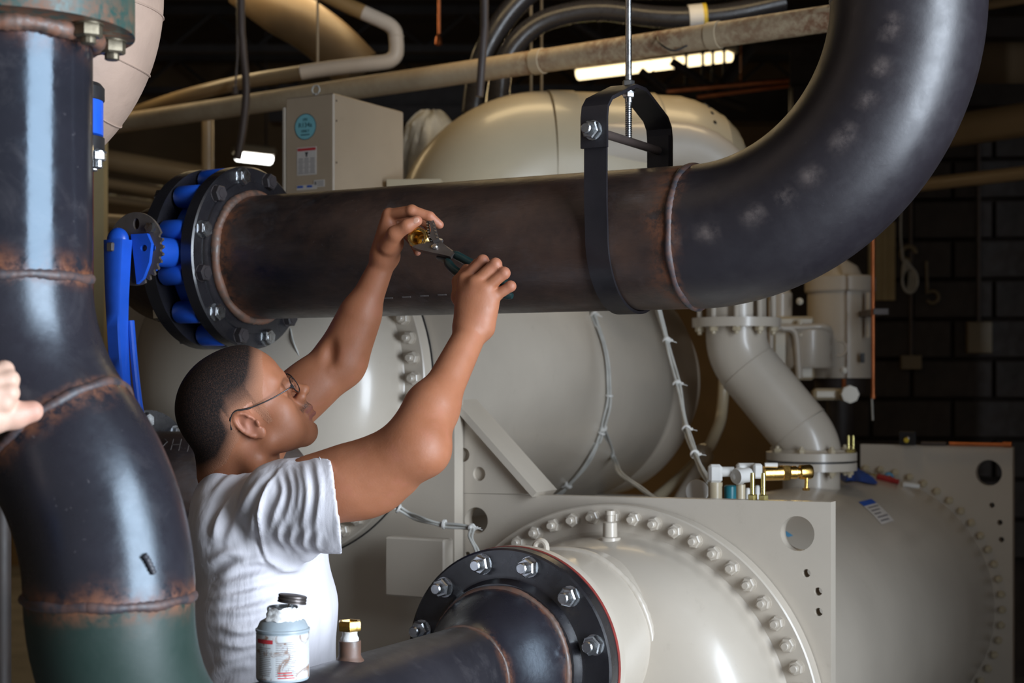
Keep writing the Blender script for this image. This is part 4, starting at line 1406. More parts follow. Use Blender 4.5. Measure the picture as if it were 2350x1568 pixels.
part('valve_body', G().lathe([(13 * kb, 0), (17 * kb, 3 * kb), (17.5 * kb, 46 * kb), (15 * kb, 48 * kb)], b0, ax, 32).lathe([(15 * kb, 62 * kb), (15.5 * kb, 80 * kb), (12 * kb, 82 * kb), (12 * kb, 88 * kb)], b0, ax, 32)
     .lathe([(15 * kb, 88 * kb), (17 * kb, 90 * kb), (17 * kb, 114 * kb), (15 * kb, 118 * kb), (10 * kb, 120 * kb), (0, 120 * kb)], b0, ax, 32), M['brass'], bv)
part('hex_collar', G().lathe([(17 * kb, 46 * kb), (19.5 * kb, 48 * kb), (19.5 * kb, 62 * kb), (17 * kb, 64 * kb)], b0, ax, 6), M['brass'], bv, 25)
part('side_stem', G().tube([P(1851, 1096, YB + .01), P(1850, 1122, YB + .01)], 4.2 * kb, 12).lathe([(9 * kb, 0), (9 * kb, 6 * kb)], P(1850, 1126, YB + .01), UP, 6), M['brass'], bv, 25)
for i, px in enumerate((1727, 1752)):
    p = V(P(px, 0, 3.47)[0], 3.47, 0)
    # standing head-down on the top edge of the sheet
    aa = onsheet(px, 1148, 0.017)[0]
    p = L(aa, 0.017, 0); p[2] = zsheet(px) + 0.0
    o = bpy.data.objects.new('yellow_bolt', B_BRASS); COL.objects.link(o)
    o.location = p
    o['label'] = ('yellow zinc bolt standing on its head on the sheet edge, nearer the white fittings', 'yellow zinc bolt standing on its head on the sheet edge, under the brass valve')[i]
    o['category'] = 'bolt'; o['group'] = 'yellow bolts on the tube sheet'
p = L(onsheet(1600, 1140, 0.09)[0], 0.09, 0)
dc = P(1600, 1128, 3.68)
g = G().lathe([(0.0, -0.004), (0.0265, -0.004), (0.0275, -0.002), (0.0275, 0.002), (0.0265, 0.004), (0.0, 0.004)], dc, V(-.35, -.93, .1), 40)
solo('white_disc', g, M['white_plastic'], 'round white plastic disc leaning behind the sheet edge, left of the white fittings', 'plastic cap')
tcq = P(1676, 1146, 3.70)
g = G().lathe([(0.010, -0.045), (0.013, -0.04), (0.0145, 0.015), (0.0150, 0.030), (0.012, 0.033), (0, 0.034)], tcq, UP, 24)
solo('teal_plug', g, M['teal'], 'small teal plastic cap between the two beige stubs', 'plastic cap')
for i, px in enumerate((1716, 1738)):
    q = P(px, 1134, 3.72)
    g = G().lathe([(0.005, -0.04), (0.006, 0.008 + .006 * i), (0.0045, 0.014 + .006 * i), (0, 0.015 + .006 * i)], q, UP, 16)
    solo('plastic_plug', g, M['white_plastic'], ('tiny white plastic plug behind the yellow bolts, left one', 'tiny white plastic plug behind the yellow bolts, right one')[i], 'plastic cap', 'white plugs behind the yellow bolts')

# blue rag, screwdriver, markers and scraps lying on the condenser shell
def on_shell(px, py):
    for _ in range(60):                                               # first point down the view line that lies on the shell before the far sheet
        a, s = shell_hit(px, py, R_SH, C0)
        n = E * math.sin(math.radians(a)) + UP * math.cos(math.radians(a))
        q = C0 + D * s + n * R_SH
        d = V((px - 1175) / F, 1.0, (870 - py) / F) * q[1] + V(0, 0, ZC)
        if np.linalg.norm(d - q) < 0.004 and s < LSH - 0.09:
            break
        py += 2
    return q, n


rg_pts = [(1925, 1100), (1935, 1082), (1955, 1078), (1985, 1092), (2014, 1112), (1990, 1112), (1960, 1106), (1940, 1108)]
g = G(); vs = []; fs = []
cpt, cn = on_shell(1960, 1097)
nR, nS = 5, 40
outer = spline([on_shell(x, max(y, 1083))[0] + UP * max(0, (1083 - y)) * 5.0 / F for x, y in rg_pts + rg_pts[:1]], 5)[:-1]
for j in range(nR + 1):
    t = j / nR
    for i, q in enumerate(outer):
        h = (0.028 * (1 - t ** 2) + 0.006 * math.sin(i * 0.9 + 3 * t) * (0.4 + t * .6) * (1 if j < nR else .3)) + 0.004
        vs.append(cpt + (q - cpt) * t + UP * max(h, 0.002) + V(0, 0, 0.0))
m = len(outer)
for j in range(nR):
    for i in range(m):
        fs.append((j * m + i, j * m + (i + 1) % m, (j + 1) * m + (i + 1) % m, (j + 1) * m + i))
g.add(vs, fs)
solo('blue_rag', g, M['blue_rag'], 'crumpled blue rag on the condenser shell below the discharge flange', 'rag', ang=70)
p, n = on_shell(2012, 1066); p2_, n2 = on_shell(2050, 1072)
sd = thing('screwdriver', 'dark red handled screwdriver lying across the condenser shell', 'screwdriver', p)
dq = nrm(p2_ - p)
part('handle', G().lathe([(0.004, 0), (0.011, 0.004), (0.0115, 0.05), (0.008, 0.066), (0.0095, 0.075), (0, 0.078)], p + UP * 0.009, dq, 12), M['red_handle'], sd)
part('shank', G().tube([p + UP * 0.012, p + UP * 0.012 - dq * 0.06], 0.0026, 8), M['brass_plate'], sd)
q = on_shell(2072, 1070)[0] + UP * 0.006
solo('white_marker', G().lathe([(0.0075, 0), (0.0085, 0.004), (0.0085, 0.05), (0.006, 0.054), (0, 0.055)], q, nrm(V(1, -.2, -.12)), 14), M['white_plastic'], 'white marker pen beside the red screwdriver', 'pen')
q = on_shell(2034, 1060)[0] + D * 0.03 + UP * 0.012
solo('blue_tape_roll', G().lathe([(0.008, -.008), (0.015, -.008), (0.015, .008), (0.008, .008)], q, V(0, 1, 0.2), 24, closed=True), M['bunting_cyan'], 'small sky blue roll behind the red screwdriver', 'tape roll')
# on the top edge of the far sheet
ztop = L(0, 0, ztf)[2]
def fs_pt(px):
    u = (px - 1175) / F
    b = C0 + D * (LSH - 0.017)
    a = (u * b[1] - b[0]) / (E[0] - u * E[1])
    q = b + E * a
    return V(q[0], q[1], ztop)


q = fs_pt(2083)
kt = q[1] / F
gb_ = thing('gauge_box', 'small clear-faced gauge box with a yellow knob on the far sheet\'s top edge', 'gauge', q)
part('box', G().box(q + UP * 16 * kt, (38 * kt, 0.02, 32 * kt), E, D, UP, bev=.003), M['black'], gb_)
part('knob', G().lathe([(0.008, 0), (0.009, 0.008), (0.005, 0.013), (0, 0.014)], q + UP * 12 * kt - D * 0.011, -D, 12), M['yellow'], gb_)
part('lens', G().ball(q + UP * 17 * kt - D * 0.014 + E * .006, 0.006, 12, 8), M['chrome'], gb_)
q = fs_pt(2150)
solo('pipe_nipple', G().tube([q + UP * 0.007 - E * 0.05, q + UP * 0.007 + E * 0.03], 0.007, 12), M['dark_rod'], 'short dark pipe nipple lying on the far sheet top edge', 'pipe fitting')
q = fs_pt(2240)
ct = thing('copper_offcut', 'copper pipe offcut lying on the far sheet top edge', 'pipe', q)
part('tube', G().tube([q + UP * 0.0075 - E * 0.085, q + UP * 0.0075 + E * 0.085], 0.0072, 14), M['copper'], ct)
part('coupling', G().tube([q + UP * 0.0085 + E * 0.085, q + UP * 0.0085 + E * 0.112], 0.0095, 14), M['copper'], ct)

# ---------------------------------------------------------------- tied grey cable bundles
def cable(name_label, pts, nw, r, ties, spread=0.006, group='grey cable bundles'):
    sp_ = spline(pts, 10)
    t = thing('cable_bundle', name_label, 'cable', sp_[-1], group)
    rg = np.random.default_rng(len(name_label))
    for k in range(nw):
        a0 = 6.28 * k / nw
        ph = rg.uniform(0, 6.28)
        q = []
        for i, p in enumerate(sp_):
            T = nrm(sp_[min(i + 1, len(sp_) - 1)] - sp_[max(i - 1, 0)])
            x, y, _ = basis(T)
            w = a0 + 0.5 * math.sin(i * 0.13 + ph)
            rr = spread * (0.85 + 0.35 * math.sin(i * 0.4 + ph))
            q.append(p + (x * math.cos(w) + y * math.sin(w)) * rr)
        part('wire', G().tube(q, r, 8), M['cable'], t)
    for f in ties:
        i = int(f * (len(sp_) - 1))
        T = nrm(sp_[min(i + 1, len(sp_) - 1)] - sp_[max(i - 1, 0)])
        x, y, _ = basis(T)
        rr = spread + r + 0.0012
        part('cable_tie', G().lathe([(rr - .001, -0.0025), (rr + 0.0012, -0.0025), (rr + 0.0012, 0.0025), (rr - .001, 0.0025)], sp_[i], T, 14)
             .box(sp_[i] + x * (rr + .003), (0.006, 0.005, 0.005), x, y, T).tube([sp_[i] + x * rr, sp_[i] + x * (rr + .016) + T * .008], 0.001, 5), M['white_plastic'], t)
    return t


def ev_hit(px, py, lift=0.010):
    a, s = shell_hit(px, py, R_EV, EV)
    n = E * math.sin(math.radians(a)) + UP * math.cos(math.radians(a))
    return EV + D * s + n * (R_EV + lift)


cable('grey cable bundle strapped round the evaporator shell above the gusset', [ev_hit(x, y) for x, y in ((1335, 660), (1352, 712), (1378, 790), (1391, 870), (1388, 930), (1376, 985), (1345, 1050), (1300, 1108), (1262, 1140))], 3, 0.0038, (0.16, 0.45, 0.64, 0.88))
cable('grey cable pair leaving the strapped bundle and dropping behind the sheet edge', [ev_hit(1378, 980), ev_hit(1398, 1045, .02), P(1425, 1085, 4.15), P(1470, 1122, 3.95), P(1510, 1150, 3.85)], 2, 0.0042, (0.02,), 0.005)
cable('long grey cable bundle hanging from above down to the white fittings', [P(1500, 640, 4.35), P(1512, 712, 4.3), P(1535, 800, 4.22), P(1558, 900, 4.1), P(1575, 985, 3.98), P(1600, 1055, 3.82), P(1628, 1105, 3.70)], 3, 0.0040, (0.30, 0.48, 0.68, 0.8), 0.0055)
cable('grey cable bundle drooping from the ring flange bolts to the round hole', [P(880, 1150, 3.63), P(900, 1160, 3.62), P(940, 1180, 3.62), P(985, 1197, 3.58), P(1035, 1206, 3.56), P(1088, 1214, 3.53)], 3, 0.0030, (0.03, 0.28, 0.75, 0.99), 0.006)
cable('short grey cable pair dropping from the round hole behind the black flange', [P(1083, 1212, 3.53), P(1080, 1232, 3.50), P(1092, 1262, 3.48), P(1105, 1295, 3.47)], 2, 0.0030, (0.02,), 0.004)
cable('grey cable bundle bent over at the man\'s collar, tied by the water box', [P(732, 975, 3.60), P(745, 995, 3.62), P(765, 1015, 3.62), P(790, 1040, 3.63), P(830, 1075, 3.64)], 4, 0.0028, (0.05, 0.2), 0.006)
g = G().tube(spline([P(664, 740, 3.62), P(672, 780, 3.60), P(686, 815, 3.60), P(705, 850, 3.60)], 8), 0.0022, 8)
solo('thin_wire', g, M['cable'], 'thin pale wire hanging by the bright flange bolt above the man', 'wire')
# pale conduit going down behind the evaporator
cdp = [P(1665, 560, 5.6), P(1660, 900, 5.6), P(1640, 1000, 5.5), P(1590, 1070, 5.4), P(1500, 1150, 5.3), P(1440, 1200, 5.2)]
solo('conduit', G().tube(spline(cdp, 8), 0.020, 16), M['beige_warm'], 'pale conduit curving down behind the evaporator end', 'conduit')
cdp = [P(1625, 1045, 5.35), P(1595, 1090, 5.3), P(1560, 1150, 5.25), P(1540, 1200, 5.2)]
cq = thing('conduit_branch', 'second pale conduit with round coupling low behind the evaporator end', 'conduit', P(1560, 1190, 5.25))
part('tube', G().tube(spline(cdp, 6), 0.022, 14), M['beige'], cq)
part('coupling', G().ball(P(1612, 1042, 5.3), 0.034, 18, 12), M['beige'], cq)
part('locknut', G().lathe([(0.012, 0), (0.012, .02), (0, .021)], P(1608, 1040, 5.265), (0, -1, 0), 12), M['beige'], cq)

# ---------------------------------------------------------------- overhead: painted pipes, lagged bend, hoses, rods
TB = math.radians(36.5)
PB = V(math.cos(TB), -math.sin(TB), 0)
b0 = P(1000, 176, 5.2)
bp = thing('cream_pipe', 'long rust-stained cream pipe running under the ceiling to the great elbow', 'pipe', b0)
o = part('pipe_run', G().tube(lin(b0 - PB * 2.4, b0 + PB * 1.62, 60), 0.037, 32), M['rust_pipe'], bp)
vattr(o, 'rust', lambda co: np.clip(0.5 + 0.5 * np.sin(co[:, 0] * 9) * np.sin(co[:, 0] * 23 + 1), 0, 1) * (co[:, 0] > 0.0) * 0.8 + 0.12)
vattr(o, 'heat', lambda co: 0.0 * co[:, 0])
for t in (0.42, 1.05):
    part('coupling', G().lathe([(0.036, -.02), (0.0405, -.018), (0.0405, .018), (0.036, .02)], b0 + PB * t, PB, 32), M['rust_pipe'], bp)
    vattr(bpy.data.objects[[x.name for x in bp.children][-1]], 'rust', lambda co: 0.3 + 0 * co[:, 0])
wire_pts = [P(1507, 75, 4.68), P(1513, 98, 4.62), P(1545, 116, 4.6), P(1580, 103, 4.6), P(1620, 82, 4.58), P(1660, 70, 4.56)]
solo('loose_wire', G().tube(spline(wire_pts, 8), 0.0028, 8), M['black'], 'loose dark wire looped over the cream pipe right of the threaded rod', 'wire')
YA = 5.75
ka = YA / F
pa = thing('white_wrapped_pipe', 'cream pipe with a white wrapped bend turning up under the ceiling', 'pipe', P(700, 165, YA))
pA = [P(300, 262, YA + .9), P(420, 222, YA + .45), P(560, 188, YA + .2), P(700, 166, YA)]
part('pipe_run', G().tube(spline(pA, 6), 17 * ka, 24), M['ceil_pipe'], pa)
pB = [P(690, 167, YA), P(735, 160, YA), P(800, 152, YA), P(866, 145, YA)]
pC = spline([P(866, 145, YA), P(893, 140, YA), P(907, 128, YA), P(910, 110, YA), P(909, 92, YA), P(906, 72, YA), P(893, 57, YA), P(870, 45, YA)], 5)
part('wrap', G().tube(spline(pB, 5)[:-1] + pC + [P(830, 27, YA)], 17 * ka, 28), M['wrap'], pa)
part('brown_wrap', G().tube([P(834, 29, YA), P(800, 14, YA), P(740, -16, YA), P(700, -40, YA)], 17.6 * ka, 24), M['brown_wrap'], pa)
part('wrap_seam', G().lathe([(17.2 * ka, -.003), (18.2 * ka, 0), (17.2 * ka, .003)], P(909, 84, YA), UP, 28), M['wrap'], pa)
dkt = [P(560, -40, 6.3), P(640, 20, 6.3), P(700, 55, 6.3), P(760, 100, 6.3), P(825, 165, 6.3)]
solo('curved_duct', G().tube(spline(dkt, 8), 0.10, 36), M['dark_duct'], 'thick brown duct curving down behind the white wrapped bend', 'duct')
for i, (pp, r, lab) in enumerate(((
        [P(1085, 260, 5.35), P(1098, 170, 5.35), P(1118, 110, 5.35), P(1160, 40, 5.35), P(1210, -15, 5.35), P(1270, -60, 5.35)], 0.040, 'black hose arching up left of the other, behind the cream pipe'), (
        [P(1142, 255, 5.30), P(1152, 165, 5.30), P(1180, 105, 5.30), P(1235, 55, 5.30), P(1310, 30, 5.30), P(1390, 24, 5.30), P(1480, 36, 5.30), P(1570, 40, 5.30), P(1680, 30, 5.30), P(1800, 5, 5.30)], 0.036, 'black hose bending level across to the white collar, over the cream pipe'))):
    t = thing('flexible_conduit', lab, 'hose', pp[0], 'black flexible conduits over the beige casing')
    part('jacket', G().tube(spline(pp, 8), r, 24), M['hose'], t)
    if i == 1:
        q0, q1 = P(1580, 40, 5.30), P(1612, 37, 5.30)
        part('collar', G().tube([q0, q1], r + 0.006, 24), M['white_plastic'], t)
        part('yellow_band', G().tube([q1, q1 + (q1 - q0) * 0.28], r + 0.0065, 24), M['yellow'], t)
t = thing('hanging_conduit', 'dark conduit hanging from the ceiling to the right of the white lagged elbow', 'conduit', P(547, 360, 5.4))
part('conduit', G().tube(spline([V(P(550, 0, 5.4)[0], 5.4, CEIL), P(553, -30, 5.4), P(557, 100, 5.4), P(565, 200, 5.4), P(558, 290, 5.4), P(545, 365, 5.4)], 8), 0.0135, 14), M['dark_rod'], t)
solo('pull_chain', G().tube([V(P(545, 0, 5.9)[0], 5.9, CEIL), P(545, 130, 5.9), P(540, 200, 5.9)], 0.004, 8).lathe([(0.006, -.02), (0.013, -.015), (0.010, .015), (0.004, .02)], P(540, 208, 5.9), UP, 10), M['dark_rod'], 'thin dark pull rod beside the hanging conduit', 'rod')
solo('drop_pipe', G().tube([V(P(1112, 0, 4.75)[0], 4.75, CEIL), P(1112, 60, 4.75), P(1100, 222, 4.75)], 0.0125, 14), M['dark_rod'], 'dark drop conduit crossing in front of the cream pipe left of the hoses', 'conduit')
solo('copper_drop', G().tube([V(P(1009, 0, 6.0)[0], 6.0, CEIL), P(1008, 78, 6.0)], 0.006, 10).lathe([(0.007, 0), (0.014, .006), (0.011, .03), (0.006, .04)], P(1006, 105, 6.0), UP, 12), M['copper'], 'thin copper drop with a sprinkler head under the ceiling', 'sprinkler')
for i, (x, y0, y1, Y) in enumerate(((729, -40, 158, 5.8), (1219, 40, 214, 5.6), (1243, 150, 214, 5.7))):
    solo('hanger_rod', G().tube([V(P(x, 0, Y)[0], Y, CEIL), P(x, y1, Y)], 0.0048, 8), M['ceil_pipe'],
         ('thin pale rod carrying the white wrapped pipe', 'thin rod above the beige casing left of the seam', 'thin rod above the beige casing right on the seam')[i], 'rod', 'thin hanger rods')
# braces and pipes around the warm batten
for i, (a_, b_, Y, r) in enumerate((((1470, 160), (1560, 235), 9.0, .02), ((1540, 140), (1640, 205), 9.0, .026), ((1722, 108), (1640, 225), 9.0, .034), ((1650, 225), (1712, 248), 9.0, .026), ((1310, 45), (1395, 100), 9.3, .026))):
    solo('roof_brace', G().tube([P(*a_, Y), P(*b_, Y)], r, 8), M['dark_steel'],
         ('dark brace just right of the threaded rod', 'dark brace crossing under the middle of the warm batten', 'thick dark brace rising at the right end of the warm batten', 'short dark brace low behind the casing end', 'dark brace left of the threaded rod, above the cream pipe')[i], 'brace', 'dark roof braces')
for i, (y, x1, Y) in enumerate(((209, 1880, 8.6), (222, 1850, 8.7))):
    solo('copper_line', G().tube([P(1530 + 70 * i, y, Y), P(x1, y - 32, Y)], 0.013, 10).tube([P(1700, y - (1700 - 1530 - 70 * i) * 32 / (x1 - 1530 - 70 * i), Y), V(P(1700, 0, Y)[0], Y, CEIL)], 0.004, 6), M['copper'], ('upper of two copper lines behind the great elbow, under the batten', 'lower of two copper lines behind the great elbow, under the batten')[i], 'pipe', 'copper lines under the batten')
for i, x in enumerate((1575, 1613, 1636, 1662)):
    solo('thin_stay', G().tube([V(P(x, 0, 9.2)[0], 9.2, CEIL), P(x, 225, 9.2)], 0.011, 6), M['dark_steel'], ('first', 'second', 'third', 'fourth')[i] + ' thin dark stay from the left under the warm batten', 'rod', 'thin stays under the batten')
solo('roof_girder', G().box(P(1560, 268, 9.6), (5.0, 0.2, 0.09)).box(P(1560, 232, 9.8), (5.0, .04, 0.20)), M['dark_steel'], 'dark roof girder behind the domed beige casing', 'beam')
# right of the great elbow
for i, (a_, b_, Y, r) in enumerate((((2080, 428), (2400, 392), 6.6, 0.028), ((2150, 305), (2400, 268), 7.2, 0.075), ((2150, 30), (2400, -12), 6.8, .022))):
    solo('wall_pipe', G().tube([P(*a_, Y), P(*b_, Y - .5)], r, 24), M['ceil_pipe'],
         ('thin cream pipe, lowest of three at the right edge', 'thick brown cream pipe, middle of three at the right edge', 'thin cream pipe at the top right corner')[i], 'pipe', 'cream pipes right of the great elbow')
solo('brown_beam', G().box(P(2330, 150, 7.6), (0.9, .25, 0.30)), M['wall'], 'brown painted beam right of the great elbow', 'beam')
solo('dark_beam', G().box(P(2330, 68, 7.3), (0.9, .12, 0.09)).box(P(2330, 222, 7.3), (0.9, .12, 0.10)), M['dark_steel'], 'pair of dark steel flanges above and below the brown beam', 'beam')
# on and before the block wall
g = G()
def onwall(px, py, off=0.0):
    d = V((px - 1175) / F, 1, (870 - py) / F)
    o = V(0, 0, ZC)
    q0 = w0 + WN * off
    t = ((q0 - o) @ WN) / (d @ WN)
    return o + d * t


wb = thing('wooden_boarding', 'narrow tan boarding on the block wall right of the copper riser', 'boarding', onwall(2030, 688, .05))
for k in range(4):
    c = onwall(2000 + 15.5 * k, 600, 0.040)
    part('board', G().box(c, (15.2 * c[1] / F, 0.022, 180 * c[1] / F), WX, -WN, UP, bev=.003), M['tan_panel'], wb)


kw = 7.9 / F
for i, (x, y, w, h) in enumerate(((2246, 775, 55, 72), (2090, 832, 46, 32))):
    t = thing('wall_box', ('taller tan electrical box on the block wall', 'small tan electrical box on the block wall left of the taller one')[i], 'electrical box', onwall(x, y, .04) - UP * h / 2 * kw, 'tan boxes on the block wall')
    c = onwall(x, y, 0.045)
    part('box_body', G().box(c, (w * kw, 0.07, h * kw), WX, -WN, UP, bev=.004), M['box_tan'], t)
    part('cover', G().box(c + WN * 0.037, (w * kw * .96, 0.006, h * kw * .96), WX, -WN, UP, bev=.002), M['box_tan'], t)
    part('conduit', G().tube([c + UP * h / 2 * kw, V(*(c + UP)[:2], 3.2)], 0.010, 8), M['dark_rod'], t)
cl = thing('wire_coil', 'coil of pale wire hanging on the block wall right of the tan panel', 'wire', onwall(2080, 660, .1))
for k in range(4):
    c = onwall(2079 + 3 * k, 632 + 4 * k, 0.10 + .01 * k)
    part('loop', G().tube([c + (WX * math.cos(a) * (8 + 3 * k) + UP * math.sin(a) * (34 - 2 * k)) * kw for a in np.linspace(0, 2 * math.pi, 30)], 0.006, 6, cap=False), M['cable'], cl)
part('lead', G().tube(spline([onwall(2068, 470, .1), onwall(2067, 540, .1), onwall(2072, 600, .1)], 6), 0.005, 6), M['cable'], cl)
part('hook', G().tube(arcpts(onwall(2085, 582, .09), WX, UP, 0.035, 0, 5.0, 16), 0.012, 8), M['box_tan'], cl)
solo('wall_bracket', G().tube([onwall(2126, 600, .05), onwall(2128, 675, .05)], 0.008, 8).tube(arcpts(onwall(2140, 682, .06), WX, UP, 0.030, -2.6, 2.2, 18), 0.008, 8), M['box_tan'], 'tan hook bracket on the block wall right of the wire coil', 'bracket')

# ---------------------------------------------------------------- far left clutter between the pipes
solo('tan_column', G().box(V(P(228, 0, 5.0)[0], 5.0, CEIL / 2), (30 * 5.0 / F, 0.05, CEIL)), M['tan_panel'], 'tan steel column between the left pipe and the lever', 'column')
solo('red_pipe', G().tube([V(P(207, 0, 4.6)[0], 4.6, 3.2), V(P(209, 0, 4.6)[0], 4.6, 0.0)], 0.008, 12), M['red_pipe'], 'thin dark red pipe close behind the left pipe', 'pipe')
solo('cream_post', G().tube([P(477, 262, 6.3), V(P(477, 0, 6.3)[0], 6.3, 0)], 0.024, 20), M['ceil_pipe'], 'cream standing pipe behind the blue valve', 'pipe')
for i, (a_, b_, Y, r) in enumerate((((120, 345), (470, 405), 7.5, .05), ((120, 398), (460, 455), 7.6, .028), ((120, 440), (420, 478), 7.7, .022), ((120, 765), (420, 768), 5.6, .055), ((120, 500), (300, 512), 6.0, .03))):
    solo('left_run', G().tube([V(-6.85, Y, P(*a_, Y)[2]), P(*a_, Y), P(*b_, Y)], r, 20), M['ceil_pipe'],
         ('topmost cream pipe run left of the blue valve', 'second cream pipe run from the top left of the blue valve', 'third thin cream pipe run left of the blue valve', 'thick cream pipe run low beside the blue lever', 'thin cream pipe run behind the notched plate')[i], 'pipe', 'cream pipe runs at the left')
t = thing('tan_cupboard', 'tan steel cupboard between the lever and the man\'s head', 'cabinet', V(P(425, 0, 5.4)[0], 5.4, 0))
part('body', G().box(V(P(425, 0, 5.4)[0], 5.4, P(0, 795, 5.4)[2] / 2), (115 * 5.4 / F, 0.3, P(0, 795, 5.4)[2]), bev=.006), M['tan_panel'], t)
part('door', G().box(V(P(418, 0, 5.25)[0], 5.235, P(0, 795, 5.25)[2] / 2), (80 * 5.25 / F, 0.02, P(0, 810, 5.25)[2] - .05), bev=.004), M['tan_panel'], t)
for k in range(4):
    part('hinge', G().tube([P(373, 840 + 34 * k, 5.2), P(373, 860 + 34 * k, 5.2)], 0.006, 8), M['dark_steel'], t)

solo('steel_post', G().tube([V(P(4, 0, 2.9)[0], 2.9, 0.0), V(P(4, 0, 2.9)[0], 2.9, P(0, 1090, 2.9)[2])], 0.017, 24), M['dark_steel'], 'dark steel post at the bottom left corner, behind the green elbow', 'post')

# ---------------------------------------------------------------- sealant can on the crest of the lower pipe
sC = 0.765
cp = OLOW - D * sC + UP * (RLOW - 0.0015)
kc = cp[1] / F
can = thing('sealant_can', 'open stained tin of pipe sealant standing on the lower pipe', 'can', cp)
RC = 0.0405
top = cp[2] + 0.0
hz = (1560 - 1450) * kc
H_ = hz + 0.004
part('tin_body', G().lathe([(0, 0.0), (RC - .001, 0.0), (RC, 0.002), (RC, H_ - 0.004), (RC + 0.0012, H_ - 0.003), (RC + 0.0012, H_), (RC - .001, H_ + .001), (RC * .86, H_ + 0.011), (RC * .62, H_ + 0.0165), (RC * .60, H_ + 0.018), (0, H_ + .018)], cp, UP, 64), M['can_grey'], can, 40)
nk_ = [(RC * .55, H_ + 0.016), (RC * .60, H_ + 0.020), (RC * .55, H_ + 0.024), (RC * .60, H_ + 0.029), (RC * .57, H_ + 0.034), (RC * .53, H_ + 0.034), (RC * .52, H_ + 0.02), (0, H_ + .02)]
part('neck', G().lathe(nk_, cp, UP, 48), M['zinc'], can)
# smear of white paste over the neck
vs = []; fs = []
for j in range(9):
    for i in range(25):
        a = math.radians(-150 + 7.0 * i)
        z = H_ + 0.033 - 0.0195 * j / 8
        r = RC * 0.615 + 0.0012 + 0.0022 * math.sin(i * 0.9) * 0.4 + 0.0045 * (j / 8) ** 2 + 0.001 * math.sin(j * 1.7 + i)
        if i in (0, 24):
            r -= .0015
        vs.append(cp + V(math.cos(a), math.sin(a), 0) * r + UP * (z + 0.0015 * math.sin(i * 1.3)))
for j in range(8):
    for i in range(24):
        fs.append((j * 25 + i, (j + 1) * 25 + i, (j + 1) * 25 + i + 1, j * 25 + i + 1))
part('white_paste', G().add(vs, fs), M['tape'], can, 60)


def can_patch(name, a0, a1, z0, z1, mat, dr, n=None):
    n = n or max(2, int(abs(a1 - a0) / 5))
    vs = []; fs = []
    for i in range(n + 1):
        a = math.radians(a0 + (a1 - a0) * i / n)
        q = cp + V(math.cos(a), math.sin(a), 0) * (RC + dr)
        vs += [q + UP * z0, q + UP * z1]
    for i in range(n):
        fs.append((2 * i, 2 * i + 2, 2 * i + 3, 2 * i + 1))
    return vs, fs


vs, fs = can_patch('', -200, 20, 0.004, H_ - 0.006, None, 0.0004, 60)
part('label_wrap', G().add(vs, fs), M['can_label'], can)
vs, fs = can_patch('', -148, -103, H_ - 0.0185, H_ - 0.0125, None, 0.0008)
part('red_bar', G().add(vs, fs), M['ink_red'], can)
g = G(); rl = random.Random(3)
for k in range(22):
    z = H_ - 0.017 - k * 0.0028
    for a0, a1 in ((-96, -50), (-140, -104)):
        if z < 0.008 or (a0 == -140 and k < 3):
            continue
        e_ = a0 + (a1 - a0) * rl.uniform(.7, 1)
        g.add(*can_patch('', a0, e_, z, z + 0.0009, None, 0.0008))
o = part('fine_print', g, M['ink_grey'], can); o['kind'] = 'stuff'
g = G()
for k in range(3):
    g.add(*can_patch('', -92, -62 + 3 * k, H_ - 0.063 - k * .004, H_ - .0615 - k * .004, None, 0.001))
part('red_print', g, M['ink_red'], can)
a = math.radians(-97)
cxy = cp + V(math.cos(a), math.sin(a), 0) * (RC + 0.0006) + UP * (H_ - 0.0835)
X_ = V(-math.sin(a), math.cos(a), 0)
part('round_mark', G().plate(circ(0, 0, 0.0052, 24), 0.0005, cxy, X_, UP, [circ(0, 0, 0.0042, 24)]), M['ink'], can, 25)
text_part('mark_letter', 'UL', 0.0055, M['ink'], cxy + V(math.cos(a), math.sin(a), 0) * .0005, X_, UP, can)
cap_c = cp + UP * (H_ + 0.0345) + V(0.013, 0.004, 0.0)
cax = nrm(V(0.13, 0.05, 1))
cq = thing('brush_cap', 'dark metal screw cap tilted on the neck of the sealant can', 'lid', cap_c)
part('cap_shell', G().lathe([(0, 0.012), (0.020, 0.0125), (0.0222, 0.0115), (0.0222, 0.009), (0.0212, 0.008), (0.0222, 0.007), (0.0222, 0.004), (0.0212, 0.003), (0.0225, 0.002), (0.0225, 0), (0.020, 0), (0.019, .008), (0, .009)], cap_c + cax * 0.004, cax, 40), M['tool_dark'], cq)
part('brush_stem', G().tube([cap_c + cax * 0.010, cap_c - UP * 0.012 - V(.008, 0, 0)], 0.0028, 8), M['zinc'], cq)

